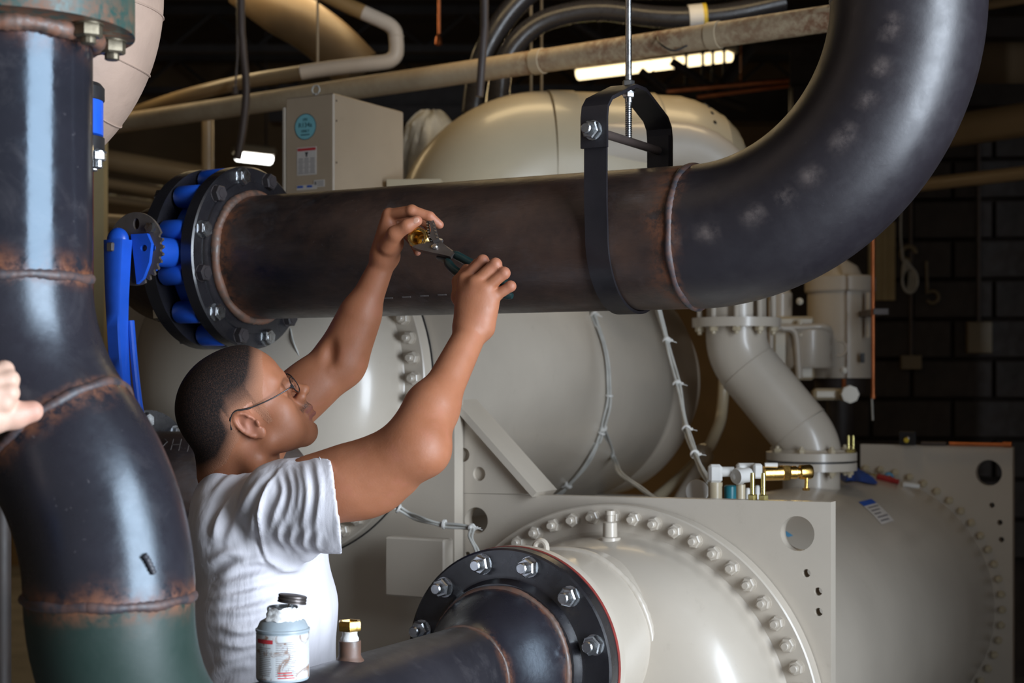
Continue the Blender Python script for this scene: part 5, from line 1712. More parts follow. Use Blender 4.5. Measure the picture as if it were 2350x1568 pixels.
# ---------------------------------------------------------------- people: one continuous surface each, grown from a distance field
class Field:
    def __init__(s, lo, hi, h):
        s.h = h
        s.lo = np.asarray(lo, float)
        s.n = np.ceil((np.asarray(hi, float) - s.lo) / h).astype(int) + 1
        s.a = np.full(s.n, 0.2, np.float32)

    def _blk(s, lo, hi, m):
        i0 = np.maximum(0, np.floor((np.asarray(lo) - m - s.lo) / s.h).astype(int))
        i1 = np.minimum(s.n, np.ceil((np.asarray(hi) + m - s.lo) / s.h).astype(int) + 1)
        if (i1 <= i0).any():
            return None
        ax = [(s.lo[k] + s.h * np.arange(i0[k], i1[k])).astype(np.float32) for k in range(3)]
        X = ax[0][:, None, None]; Y = ax[1][None, :, None]; Z = ax[2][None, None, :]
        return tuple(slice(i0[k], i1[k]) for k in range(3)), X, Y, Z

    def put(s, prim, k=0.01, sub=False):
        fn, lo, hi = prim
        b = s._blk(lo, hi, k + 4 * s.h + (0.02 if not sub else 0))
        if b is None:
            return
        sl, X, Y, Z = b
        d = fn(X, Y, Z)
        A_ = s.a[sl]
        if sub:
            d = -d
            t = np.clip(0.5 - 0.5 * (A_ - d) / k, 0, 1)
            s.a[sl] = A_ + (d - A_) * t + k * t * (1 - t)
        else:
            t = np.clip(0.5 + 0.5 * (A_ - d) / k, 0, 1)
            s.a[sl] = A_ + (d - A_) * t - k * t * (1 - t)

    def mesh(s):
        a = s.a; h = s.h
        ins = a < 0
        c = np.zeros(np.array(a.shape) - 1, np.int8)
        for dx in (0, 1):
            for dy in (0, 1):
                for dz in (0, 1):
                    c += ins[dx:a.shape[0] - 1 + dx, dy:a.shape[1] - 1 + dy, dz:a.shape[2] - 1 + dz]
        act = np.argwhere((c > 0) & (c < 8))
        idx = np.full(c.shape, -1, np.int32)
        idx[tuple(act.T)] = np.arange(len(act))
        pos = np.zeros((len(act), 3)); cnt = np.zeros(len(act))
        cor = [np.array(q) for q in np.ndindex(2, 2, 2)]
        for p in cor:
            for k in range(3):
                if p[k]:
                    continue
                q = p.copy(); q[k] = 1
                va_ = a[tuple((act + p).T)]; vb_ = a[tuple((act + q).T)]
                m = (va_ < 0) != (vb_ < 0)
                t = np.where(m, va_ / np.where(m, va_ - vb_, 1), 0)
                w = np.tile(p.astype(float), (len(act), 1)); w[:, k] += t
                pos[m] += w[m]; cnt[m] += 1
        v = s.lo + (act + pos / cnt[:, None]) * h
        quads = []
        for k in range(3):
            sl0 = [slice(None)] * 3; sl1 = [slice(None)] * 3
            sl0[k] = slice(0, -1); sl1[k] = slice(1, None)
            cr_ = ins[tuple(sl0)] != ins[tuple(sl1)]
            e = np.argwhere(cr_)
            o1, o2 = (k + 1) % 3, (k + 2) % 3
            e = e[(e[:, o1] > 0) & (e[:, o2] > 0) & (e[:, o1] < c.shape[o1]) & (e[:, o2] < c.shape[o2])]
            flip = ins[tuple(e.T)]
            def at(d1, d2):
                q = e.copy(); q[:, o1] -= d1; q[:, o2] -= d2
                return idx[tuple(q.T)]
            Q = np.stack([at(1, 1), at(0, 1), at(0, 0), at(1, 0)], 1)
            Q[~flip] = Q[~flip][:, ::-1]
            quads.append(Q)
        return v, np.concatenate(quads)

    def depth(s, px, py):
        """first Y where the view ray through a pixel enters the body"""
        d = V((px - 1175) / F, 1.0, (870 - py) / F)
        ys = np.arange(s.lo[1], s.lo[1] + s.h * (s.n[1] - 1), s.h * 0.5)
        p = d[None] * ys[:, None] + V(0, 0, ZC)
        i = np.round((p - s.lo) / s.h).astype(int)
        ok = ((i >= 0) & (i < s.n)).all(1)
        val = np.full(len(ys), 1.0)
        val[ok] = s.a[tuple(i[ok].T)]
        w = np.where(val < 0)[0]
        return ys[w[0]] if len(w) else None


def rcone(a, b, ra, rb):
    a = np.asarray(a, float); b = np.asarray(b, float)
    r = max(ra, rb)
    ab = b - a; L2 = max(ab @ ab, 1e-9)

    def f(X, Y, Z):
        x, y, z = X - a[0], Y - a[1], Z - a[2]
        t = np.clip((x * ab[0] + y * ab[1] + z * ab[2]) / L2, 0, 1)
        return np.sqrt((x - t * ab[0]) ** 2 + (y - t * ab[1]) ** 2 + (z - t * ab[2]) ** 2) - (ra + (rb - ra) * t)
    return f, np.minimum(a, b) - r, np.maximum(a, b) + r


def ell(c, R, ax=None):
    c = np.asarray(c, float); R = np.asarray(R, float)
    ax = np.eye(3) if ax is None else np.array([nrm(q) for q in ax])
    m = R.max()

    def f(X, Y, Z):
        x, y, z = X - c[0], Y - c[1], Z - c[2]
        q = [(x * ax[k][0] + y * ax[k][1] + z * ax[k][2]) / R[k] for k in range(3)]
        k0 = np.sqrt(q[0] ** 2 + q[1] ** 2 + q[2] ** 2) + 1e-6
        k1 = np.sqrt((q[0] / R[0]) ** 2 + (q[1] / R[1]) ** 2 + (q[2] / R[2]) ** 2) + 1e-6
        return k0 * (k0 - 1) / k1
    return f, c - m, c + m


def chain(f, pts, rs, k=0.005):
    for i in range(len(pts) - 1):
        f.put(rcone(pts[i], pts[i + 1], rs[i], rs[i + 1]), k)


def finish(name, f, mat, parent, smooth_it=0):
    v, q = f.mesh()
    org = WORG[parent.name]
    me = bpy.data.meshes.new(name)
    me.vertices.add(len(v)); me.vertices.foreach_set('co', (v - org).astype(np.float32).ravel())
    me.loops.add(len(q) * 4); me.loops.foreach_set('vertex_index', q.astype(np.int32).ravel())
    me.polygons.add(len(q)); me.polygons.foreach_set('loop_start', np.arange(len(q), dtype=np.int32) * 4)
    me.update(calc_edges=True)
    me.validate()
    me.polygons.foreach_set('use_smooth', [True] * len(me.polygons))
    me.materials.append(mat)
    o = bpy.data.objects.new(name, me)
    COL.objects.link(o)
    o.parent = parent
    WORG[o.name] = org
    return o, v, q


# ---- the man at work
person = thing('person', 'man in a white T-shirt and glasses reaching up with pliers and a brass valve', 'person', V(P(610, 0, 2.86)[0], 2.86, 0.0))
# head frame: pitch up, turned a little from the camera, near ear dipped
pit, yaw, rol = math.radians(35), math.radians(8), math.radians(8)
hf = V(math.cos(pit) * math.cos(yaw), math.cos(pit) * math.sin(yaw), math.sin(pit))
hs0 = V(math.sin(yaw), -math.cos(yaw), 0)
hu0 = np.cross(hf, hs0)
if hu0[2] < 0:
    hu0 = -hu0
hs = hs0 * math.cos(rol) - hu0 * math.sin(rol)
hu = hu0 * math.cos(rol) + hs0 * math.sin(rol)
HO = P(565, 965, 2.85)


def hp(f, u, s=0.0):
    return HO + hf * f + hu * u + hs * s


HAX = (hf, hu, hs)
SH_R, EL_R, WR_R = P(655, 1178, 2.72), P(953, 1024, 2.665), P(1087, 752, 2.80)
SH_L, EL_L, WR_L = P(600, 1003, 3.02), P(777, 838, 3.05), P(884, 590, 3.005)
bf = Field((-0.66, 2.48, 0.86), (0.04, 3.20, 1.88), 0.0026)
# torso core under the shirt
tc0, tc1 = P(610, 1500, 2.87), P(612, 1210, 2.87)
bf.put(ell((tc0 + tc1) / 2, (0.108, 0.145, 0.22)), 0.02)
bf.put(rcone(SH_R + V(0, .03, -.02), P(580, 1125, 2.99), 0.048, 0.048), 0.03)
# neck
nb = P(566, 1085, 2.87)
bf.put(rcone(hp(-0.028, -0.035), nb, 0.056, 0.066), 0.02)
bf.put(rcone(hp(-0.045, 0.0), nb - V(0.03, 0, 0), 0.050, 0.06), 0.03)
bf.put(rcone(hp(-0.03, -0.05, 0.045), P(590, 1085, 2.80), 0.017, 0.02), 0.025)
# head
bf.put(ell(hp(0.0, 0.050), (0.097, 0.083, 0.076), HAX), 0.02)
bf.put(ell(hp(-0.03, 0.030), (0.068, 0.070, 0.072), HAX), 0.03)
bf.put(ell(hp(0.042, 0.052), (0.055, 0.060, 0.061), HAX), 0.03)
bf.put(ell(hp(0.044, -0.012), (0.045, 0.070, 0.056), HAX), 0.025)
for s in (-1, 1):
    bf.put(rcone(hp(0.012, -0.048, .052 * s), hp(0.068, -0.080, .014 * s), 0.017, 0.017), 0.03)
    bf.put(ell(hp(0.062, -0.012, .043 * s), (0.022, 0.020, 0.019), HAX), 0.022)
    bf.put(rcone(hp(0.080, 0.034, .040 * s), hp(0.0935, 0.030, .010 * s), 0.009, 0.009), 0.016)
    bf.put(ell(hp(0.050, -0.045, .040 * s), (0.03, 0.03, 0.020), HAX), 0.03)
bf.put(ell(hp(0.078, -0.082), (0.017, 0.016, 0.022), HAX), 0.018)
bf.put(ell(hp(0.074, -0.050), (0.028, 0.030, 0.030), HAX), 0.02)
for s in (-1, 1):
    bf.put(ell(hp(0.099, 0.010, .031 * s), (0.016, 0.013, 0.017), HAX), 0.014, sub=True)
    bf.put(ell(hp(0.0765, 0.010, .031 * s), (0.0150, 0.0145, 0.0155), HAX), 0.005)
    bf.put(rcone(hp(0.0895, 0.0165, .022 * s), hp(0.086, 0.0165, .042 * s), 0.003, 0.0025), 0.004)
    bf.put(rcone(hp(0.0900, 0.0035, .022 * s), hp(0.086, 0.0035, .042 * s), 0.0025, 0.0022), 0.004)
# nose
bf.put(rcone(hp(0.0905, 0.020), hp(0.1160, -0.0135), 0.0085, 0.0090), 0.010)
bf.put(ell(hp(0.1175, -0.0150), (0.0095, 0.0088, 0.0100), HAX), 0.008)
for s in (-1, 1):
    bf.put(ell(hp(0.1045, -0.0215, .0125 * s), (0.010, 0.0085, 0.0065), HAX), 0.008)
    bf.put(ell(hp(0.110, -0.029, .0065 * s), (0.005, 0.004, 0.003), HAX), 0.003, sub=True)
bf.put(rcone(hp(0.098, -0.028), hp(0.1025, -0.044), 0.009, 0.008), 0.012)
# lips
for s in (-1, 1):
    bf.put(rcone(hp(0.1065, -0.0475), hp(0.0945, -0.0525, .022 * s), 0.0044, 0.0026), 0.006)
    bf.put(rcone(hp(0.1055, -0.0605), hp(0.0940, -0.0555, .020 * s), 0.0048, 0.0026), 0.006)
    bf.put(rcone(hp(0.114, -0.0540), hp(0.0985, -0.0540, .022 * s), 0.0018, 0.0015), 0.003, sub=True)
bf.put(ell(hp(0.104, -0.071), (0.008, 0.004, 0.016), HAX), 0.008, sub=True)
# ears
for s in (1, -1):
    ea = (nrm(hf * .93 + hs * s * .25 - hu * .10), nrm(hu * 0.97 + hf * -0.16), nrm(hs * s - hf * .3))
    ec = hp(0.003, 0.002, .0755 * s)
    bf.put(ell(ec, (0.0150, 0.0280, 0.007), ea), 0.006)
    bf.put(ell(ec + ea[0] * .005 - ea[1] * .024, (0.010, 0.011, 0.006), ea), 0.005)
    rim = [ec + ea[0] * (0.0150 * math.cos(t) - .001) + ea[1] * (0.0268 * math.sin(t) + .002) + ea[2] * 0.0055 for t in np.linspace(0.2, 4.3, 14)]
    for i in range(13):
        bf.put(rcone(rim[i], rim[i + 1], 0.0034, 0.0034), 0.003)
    bf.put(ell(ec + ea[0] * .004 - ea[1] * .003 + ea[2] * .0085, (0.0095, 0.0135, 0.0065), ea), 0.004, sub=True)
    bf.put(ell(ec + ea[0] * .0 + ea[1] * .014 + ea[2] * .0085, (0.0085, 0.008, 0.0035), ea), 0.003, sub=True)
    bf.put(ell(ec + ea[0] * .0155 - ea[1] * .004 + ea[2] * .004, (0.004, 0.007, 0.004), ea), 0.004)
# near arm
bf.put(rcone(SH_R, EL_R, 0.056, 0.042), 0.02)
bf.put(ell(SH_R + (EL_R - SH_R) * 0.50 + V(0, 0, 0.004), (0.09, 0.045, 0.045), (EL_R - SH_R, V(0, 1, 0), V(0, 0, 1))), 0.03)
bf.put(ell(SH_R + (EL_R - SH_R) * 0.38 + V(0.0, 0, -0.012), (0.085, 0.044, 0.040), (EL_R - SH_R, V(0, 1, 0), V(0, 0, 1))), 0.03)
bf.put(rcone(SH_R + (EL_R - SH_R) * .55 + V(.004, 0, -.002), EL_R + V(.012, -.003, -.006), 0.045, 0.037), 0.05)
bf.put(rcone(EL_R, WR_R, 0.042, 0.0275), 0.02)
fm = EL_R + (WR_R - EL_R) * 0.30
bf.put(rcone(EL_R + V(-.008, 0, .0), fm + V(-.006, 0, 0), 0.042, 0.0455), 0.03)
bf.put(ell(EL_R + V(.016, -.004, -.008), (0.028, 0.028, 0.024)), 0.04)
# far arm
bf.put(rcone(SH_L, EL_L, 0.046, 0.046), 0.03)
bf.put(rcone(P(575, 1110, 3.0), SH_L, 0.05, 0.045), 0.03)
bf.put(ell(SH_L + (EL_L - SH_L) * .5 + V(-.01, 0, .012), (0.10, 0.045, 0.046), (EL_L - SH_L, V(0, 1, 0), np.cross(EL_L - SH_L, V(0, 1, 0)))), 0.03)
bf.put(rcone(EL_L, WR_L, 0.044, 0.0225), 0.02)
bf.put(rcone(EL_L + (WR_L - EL_L) * .1, EL_L + (WR_L - EL_L) * .45, 0.044, 0.036), 0.03)
bf.put(ell(EL_L + V(-.010, -.056, .024), (0.009, 0.012, 0.020)), 0.02, sub=True)
# near (right) hand, wrapped over the plier handles
WR = WR_R
mcp = [P(1067, 642, 2.822), P(1090, 650, 2.800), P(1112, 664, 2.793), P(1130, 684, 2.797)]
pip = [P(1108, 599, 2.818), P(1137, 607, 2.796), P(1157, 627, 2.790), P(1172, 657, 2.793)]
dip = [P(1094, 606, 2.852), P(1122, 618, 2.834), P(1143, 640, 2.826), P(1160, 668, 2.824)]
tip = [P(1072, 626, 2.862), P(1098, 640, 2.846), P(1120, 658, 2.838), P(1142, 683, 2.834)]
for i, m in enumerate(mcp):
    bf.put(rcone(WR + (m - WR) * 0.05 + V((i - 1.5) * .009, 0, 0), m, 0.0225, 0.0135), 0.016)
bf.put(ell(WR + (mcp[1] - WR) * .55 + V(.006, .010, 0), (0.030, 0.020, 0.042), (V(1, 0, -.2), V(0, 1, 0), V(.2, 0, 1))), 0.02)
for i in range(4):
    r = (0.0108, 0.0112, 0.0106, 0.0094)[i]
    chain(bf, [mcp[i], pip[i]], [r * 1.08, r], 0.004)
    bf.put(ell(pip[i], (r * 1.06,) * 3), 0.003)
    chain(bf, [pip[i], dip[i], tip[i]], [r * .96, r * .86, r * .74], 0.002)
chain(bf, [P(1075, 722, 2.825), P(1053, 682, 2.850), P(1052, 646, 2.870), P(1070, 618, 2.880)], [0.0175, 0.0135, 0.0112, 0.0095], 0.006)
# far (left) hand, fingers arched over the brass valve, thumb on its near side
W2 = WR_L
m2 = [P(893, 493, 2.985), P(892, 495, 3.008), P(893, 503, 3.030), P(894, 516, 3.048)]
for i, m in enumerate(m2):
    bf.put(rcone(W2 + V((i - 2) * .002, (i - 1.5) * .007, 0.004), m, 0.021, 0.0135), 0.016)
bf.put(ell(P(903, 556, 2.978), (0.020, 0.020, 0.024)), 0.018)
fing = [
    ([m2[0], P(945, 484, 2.958), P(986, 497, 2.955), P(1009, 516, 2.962)], 0.0108),
    ([m2[1], P(950, 494, 3.000), P(985, 516, 2.998), P(996, 546, 2.985)], 0.0112),
    ([m2[2], P(940, 512, 3.032), P(968, 540, 3.022), P(978, 568, 3.000)], 0.0105),
    ([m2[3], P(926, 532, 3.052), P(948, 556, 3.040), P(958, 580, 3.020)], 0.0092)]
for pts, r in fing:
    chain(bf, pts, [r * 1.05, r, r * .88, r * .74], 0.003)
    bf.put(ell(pts[1], (r * 1.06,) * 3), 0.003)
chain(bf, [P(890, 566, 2.972), P(906, 537, 2.950), P(934, 519, 2.938), P(957, 507, 2.938)], [0.0175, 0.0145, 0.0122, 0.0102], 0.006)
body, bv_, bq_ = finish('body', bf, M['skin'], person)
loc_ = bv_ - HO
lf, lu, ls = loc_ @ hf, loc_ @ hu, loc_ @ hs
me = body.data


def set_attr(me, name, val):
    a = me.attributes.new(name, 'FLOAT', 'POINT')
    a.data.foreach_set('value', np.clip(val, 0, 1).astype(np.float32))


ishead = (np.linalg.norm(loc_, axis=1) < 0.16) & (bv_[:, 0] < P(760, 0, 2.8)[0])
g_ = lambda x, c, w: np.exp(-((x - c) / w) ** 2)
set_attr(me, 'lip', ishead * np.maximum(g_(lu, -0.0485, .0045), g_(lu, -0.0600, .005)) * (lf > 0.094) * (np.abs(ls) < .025))
stub = ishead * (lf > 0.045) * np.clip((-0.024 - lu) / 0.01, 0, 1) * np.clip((lf - 0.07) / 0.03, 0, 1) * 0.28
stub = np.maximum(stub, ishead * g_(lu, -0.039, .0065) * (lf > .086) * (np.abs(ls) < .032) * 1.0)
stub = np.maximum(stub, ishead * g_(lu, -0.083, .010) * (lf > .078) * (np.abs(ls) < .018) * .55)
stub = np.maximum(stub, ishead * g_(lu, -0.0695, .003) * g_(lf, 0.092, .004) * g_(ls, 0.014, .004))
set_attr(me, 'stubble', stub)
tipsd = np.zeros(len(bv_))
for q in [p[-1] for p, _ in fing] + tip + pip + [P(957, 507, 2.938)]:
    tipsd = np.maximum(tipsd, np.exp(-(np.linalg.norm(bv_ - q, axis=1) / 0.014) ** 2))
earm = ishead * (ls > .074) * g_(lf, .003, .02) * g_(lu, .004, .03)
set_attr(me, 'pinkish', np.maximum(tipsd * 0.8, earm * 0.8))

# hair: the scalp faces lifted a little, its own part, thinning to the fade at the sides
hx = np.array([-0.14, -0.10, -0.070, -0.045, -0.014, -0.006, 0.022, 0.030, 0.042, 0.047, 0.058, 0.072, 0.085, 0.100, 0.13])
hy = np.array([-0.035, -0.036, -0.034, -0.018, -0.002, 0.028, 0.028, -0.016, -0.018, 0.022, 0.042, 0.056, 0.078, 0.094, 0.11])
ub = np.interp(lf, hx, hy)
dmin = np.full(len(bv_), 1.0)
for k in range(len(hx) - 1):
    ax_, ay_, bx_, by_ = hx[k], hy[k], hx[k + 1] - hx[k], hy[k + 1] - hy[k]
    t_ = np.clip(((lf - ax_) * bx_ + (lu - ay_) * by_) / (bx_ ** 2 + by_ ** 2), 0, 1)
    dmin = np.minimum(dmin, np.hypot(lf - ax_ - t_ * bx_, lu - ay_ - t_ * by_))
hd = np.where(lu > ub, dmin, -dmin)
dens = np.clip(hd / np.where((lf > -.02) & (lf < .035), 0.020, 0.034), 0, 1)
dens = np.clip(dens * (0.58 + 0.80 * np.clip((lu - 0.045) / 0.05, 0, 1) + 0.9 * np.clip((-lf - 0.005) / 0.045, 0, 1)), 0, 1)
hm = ishead & (lu > ub - 0.003) & (np.linalg.norm(loc_ - hf * 0.0 - hu * 0.045, axis=1) > 0.055)
earz = (np.abs(ls) > 0.0725) & (np.abs(lf - 0.004) < 0.024) & (np.abs(lu - .002) < 0.030)
hm &= ~earz
hq = bq_[hm[bq_].all(1)]
nv = np.zeros_like(bv_)
fn_ = np.cross(bv_[bq_[:, 2]] - bv_[bq_[:, 0]], bv_[bq_[:, 3]] - bv_[bq_[:, 1]])
for k in range(4):
    np.add.at(nv, bq_[:, k], fn_)
nv /= np.linalg.norm(nv, axis=1)[:, None] + 1e-12
used = np.unique(hq)
mp = np.full(len(bv_), -1); mp[used] = np.arange(len(used))
hg_ = G()
lift = 0.0004 + 0.0028 * np.clip(hd / 0.03, 0, 1) * np.clip(dens + .2, 0, 1)
hg_.v = (bv_ + nv * lift[:, None])[used].tolist()
hg_.f = mp[hq].tolist()
hair = part('hair', hg_, M['hair'], person, 180, label='black buzz-cut hair fading at the sides')
set_attr(hair.data, 'hair_cover', dens[used])
# brows, eyes
for s in (1, -1):
    e = part('eye', G().ball(hp(0.0772, 0.0100, .031 * s), 0.0138, 24, 16, hf, hu, hs), M['eye_white'], person)
    part('iris', G().ball(hp(0.0868, 0.0112, .031 * s), (0.0048, 0.0058, 0.0058), 18, 10, hf, hu, hs), M['iris'], e)
    bp_ = [hp(0.098, 0.030, .012 * s), hp(0.0975, 0.034, .024 * s), hp(0.088, 0.035, .040 * s), hp(0.077, 0.030, .052 * s)]
    part('eyebrow', G().tube(spline(bp_, 6), list(np.linspace(0.0036, 0.0016, 19)), 8), M['iris'], person)
# glasses
gl = thing('glasses', 'thin dark wire-framed glasses on the man\'s face', 'glasses', hp(0.10, 0.01))
for s in (1, -1):
    gc = hp(0.1085, 0.008, .033 * s)
    gx = nrm(hs * s - hf * 0.22)
    part('rim', G().tube([gc + gx * 0.0225 * math.cos(t) + hu * 0.0150 * math.sin(t) for t in np.linspace(0, 2 * math.pi, 40)], 0.0011, 8, cap=False), M['wire_frame'], gl)
    g = G()
    gn = np.cross(gx, hu)
    g.plate([(0.0220 * math.cos(t), 0.0146 * math.sin(t)) for t in np.linspace(0, 2 * math.pi, 32, endpoint=False)], 0.0008, gc, gx, hu)
    part('lens', g, M['lens'], gl, 25)
    tp = [gc + gx * 0.0235 + hu * .004, hp(0.095, 0.013, .0665 * s), hp(0.06, 0.017, .0745 * s), hp(0.02, 0.026, .0785 * s), hp(-0.004, 0.036, .0795 * s), hp(-0.020, 0.028, .0785 * s), hp(-0.028, 0.012, .076 * s)]
    part('temple', G().tube(spline(tp, 6), [0.0012] * 18 + [0.0019] * 19, 8), M['wire_frame'], gl)
    part('hinge', G().box(tp[0], (0.004, 0.004, 0.006), gx, hf, hu), M['wire_frame'], gl)
    part('nose_pad', G().ball(hp(0.1035, 0.002, .012 * s), (0.0016, 0.004, 0.0025), 12, 8, hf, hu, hs), M['wire_frame'], gl)
part('bridge', G().tube(spline([hp(0.1075, 0.011, .0115), hp(0.1105, 0.015, 0), hp(0.1075, 0.011, -.0115)], 6), 0.0011, 8), M['wire_frame'], gl)

# ---- the shirt: a hollow sleeved shell with folds
sf = Field((-0.66, 2.55, 0.78), (-0.18, 3.20, 1.56), 0.0034)
yc = 2.868


def flat_cone(a, b, ra, rb, ky):
    a = V(a[0], a[1] * ky, a[2]); b = V(b[0], b[1] * ky, b[2])
    fn, lo, hi = rcone(a, b, ra, rb)
    return (lambda X, Y, Z: fn(X, Y * ky, Z)), V(lo[0], lo[1] / ky, lo[2]), V(hi[0], hi[1] / ky, hi[2])


ky = 0.72
X_ = lambda px, y=2.868: (px - 1175) / F * y
zz = lambda py, y=2.868: ZC + (870 - py) / F * y
sf.put(flat_cone(V(X_(613), yc, zz(1700)), V(X_(611), yc, zz(1400)), 0.128, 0.1225, ky), 0.02)
sf.put(flat_cone(V(X_(611), yc, zz(1400)), V(X_(600), yc, zz(1225)), 0.1225, 0.113, ky), 0.03)
sf.put(ell(P(520, 1190, 2.87), (0.062, 0.13, 0.10)), 0.04)
sf.put(ell(P(600, 1222, 2.85), (0.10, 0.13, 0.090)), 0.04)
sf.put(rcone(P(545, 1136, 2.93), P(640, 1148, 2.76), 0.050, 0.052), 0.035)
sf.put(rcone(P(545, 1142, 3.00), P(600, 1142, 2.98), 0.058, 0.052), 0.035)
s0, s1 = P(650, 1146, 2.718), P(776, 1151, 2.683)
sax = nrm(s1 - s0 + V(0, 0, -0.004))
sf.put(rcone(s0 - UP * .012, s0 + sax * 0.10, 0.069, 0.0838), 0.025)
sf.put(rcone(s0 + sax * .085, s0 + sax * 0.17, 0.0832, 0.0845), 0.01)
# armpit web under the sleeve
sf.put(rcone(P(640, 1260, 2.75), P(700, 1262, 2.72), 0.036, 0.020), 0.03)
# cut the sleeve end square and hollow it
hem = s0 + sax * 0.100
hemn = nrm(V(1, 0.16, 0.13))


def halfspace(p, n, lo, hi):
    return (lambda X, Y, Z: (-((X - p[0]) * n[0] + (Y - p[1]) * n[1] + (Z - p[2]) * n[2]))), lo, hi


sf.put(halfspace(hem, hemn, hem - V(.02, .12, .13), hem + V(.14, .12, .13)), 0.002, sub=True)
sf.put(rcone(s0 + sax * 0.075, s0 + sax * 0.2, 0.0765, 0.0795), 0.003, sub=True)
sf.put(rcone(s0 + sax * 0.0, s0 + sax * 0.02, 0.069, 0.072), 0.02)
# far sleeve
f0, f1 = P(580, 1128, 2.99), P(600, 1118, 3.0)
sf.put(rcone(f0, f1, 0.058, 0.055), 0.03)
# neck opening
nax = nrm(hp(-0.03, -0.05) - nb)
sf.put(rcone(nb - nax * 0.01, nb + nax * 0.12, 0.069, 0.072), 0.006, sub=True)


sv_, sq_ = sf.mesh()
fn_ = np.cross(sv_[sq_[:, 2]] - sv_[sq_[:, 0]], sv_[sq_[:, 3]] - sv_[sq_[:, 1]])
sn_ = np.zeros_like(sv_)
for k in range(4):
    np.add.at(sn_, sq_[:, k], fn_)
sn_ /= np.linalg.norm(sn_, axis=1)[:, None] + 1e-12
spx = np.stack([1175 + F * sv_[:, 0] / sv_[:, 1], 870 - F * (sv_[:, 2] - ZC) / sv_[:, 1]], 1)
facing = np.clip(-sn_[:, 1] * 2.0, 0, 1)
disp = np.zeros(len(sv_))


def fold(pts, amp, w, skew=0.35):
    """a cloth fold along a line over the near side of the shirt: crest with a hollow beside it"""
    sp_ = np.array(spline([V(x, y, 0) for x, y in pts], 7))[:, :2]
    best = np.full(len(spx), 1e9); u = np.zeros(len(spx)); sg = np.zeros(len(spx))
    for i in range(len(sp_) - 1):
        a, b = sp_[i], sp_[i + 1]
        ab = b - a
        q = spx - a
        t = np.clip((q @ ab) / (ab @ ab), 0, 1)
        dv_ = q - t[:, None] * ab
        d = np.hypot(dv_[:, 0], dv_[:, 1])
        m = d < best
        best[m] = d[m]; u[m] = ((i + t) / (len(sp_) - 1))[m]
        sg[m] = np.sign(ab[0] * q[:, 1] - ab[1] * q[:, 0])[m]
    tap = np.sin(np.pi * np.clip(u * 0.94 + 0.03, 0, 1)) ** 0.7
    x = best * sg / w
    disp[:] += amp * tap * (np.exp(-x ** 2) - skew * np.exp(-((x - 1.7) / 1.0) ** 2)) * facing


fold([(640, 1080), (612, 1125), (597, 1180), (600, 1235), (612, 1278), (634, 1295)], 0.0045, 5, 0.9)
for pts in ([(590, 1085), (552, 1120), (515, 1175), (485, 1235)], [(606, 1092), (578, 1130), (548, 1185), (524, 1245)], [(560, 1075), (520, 1105), (485, 1150)],
            [(540, 1135), (505, 1190), (492, 1240)], [(626, 1100), (606, 1140), (585, 1190), (572, 1240)]):
    fold(pts, 0.0055, 10, 0.5)
for pts in ([(640, 1088), (650, 1130), (630, 1185), (622, 1230)], [(662, 1075), (672, 1130), (655, 1200)], [(695, 1062), (706, 1130), (694, 1215)], [(725, 1054), (735, 1130), (724, 1220)],
            [(680, 1068), (690, 1120), (682, 1180)], [(648, 1190), (640, 1230), (660, 1262)], [(676, 1205), (668, 1240), (684, 1262)], [(706, 1212), (698, 1245), (712, 1264)], [(733, 1218), (727, 1246), (736, 1264)]):
    fold(pts, 0.0042, 8, 0.5)
for pts in ([(508, 1318), (555, 1292), (605, 1286), (650, 1302), (690, 1310)], [(505, 1342), (560, 1334), (620, 1316), (685, 1298)], [(500, 1374), (560, 1366), (625, 1346)],
            [(500, 1405), (570, 1400), (640, 1380)], [(505, 1442), (560, 1448), (625, 1432)], [(496, 1522), (540, 1508), (592, 1494)], [(475, 1554), (530, 1532), (578, 1522)], [(505, 1478), (560, 1480), (612, 1464)],
            [(480, 1290), (520, 1270), (560, 1268)]):
    fold(pts, 0.0070, 11, 0.7)
for pts in ([(722, 1335), (728, 1420), (722, 1530)], [(745, 1300), (755, 1400), (752, 1545)], [(698, 1400), (704, 1480), (700, 1565)]):
    fold(pts, 0.0055, 13, 0.6)
disp += 0.0012 * np.sin(sv_[:, 2] * 60 + 3 * np.sin(sv_[:, 0] * 31)) * np.sin(sv_[:, 0] * 45 + sv_[:, 1] * 33)
_sv = sv_ + sn_ * disp[:, None]
sf.mesh = lambda: (_sv, sq_)
shirt, sv_, sq_ = finish('shirt', sf, M['shirt'], person)
shirt['label'] = 'white cotton T-shirt'
# hem stitch line and collar
hn = hemn
hx_, hy_, _ = basis(hn)
hr = []
cst = s0 + sax * 0.080
for t in np.linspace(0, 2 * math.pi, 60):
    d = hx_ * math.cos(t) + hy_ * math.sin(t)
    hr.append(cst + d * 0.0840)
part('hem_stitch', G().tube(hr, 0.0014, 6, cap=False), M['shirt'], person)
cx_, cy_, _ = basis(nax)
col_ = []
for t in np.linspace(0, 2 * math.pi, 60):
    col_.append(nb + nax * (0.010 + 0.004 * math.cos(t)) + (cx_ * math.cos(t) + cy_ * math.sin(t)) * 0.0715)
part('collar', G().tube(col_, 0.0052, 10, cap=False), M['shirt'], person)
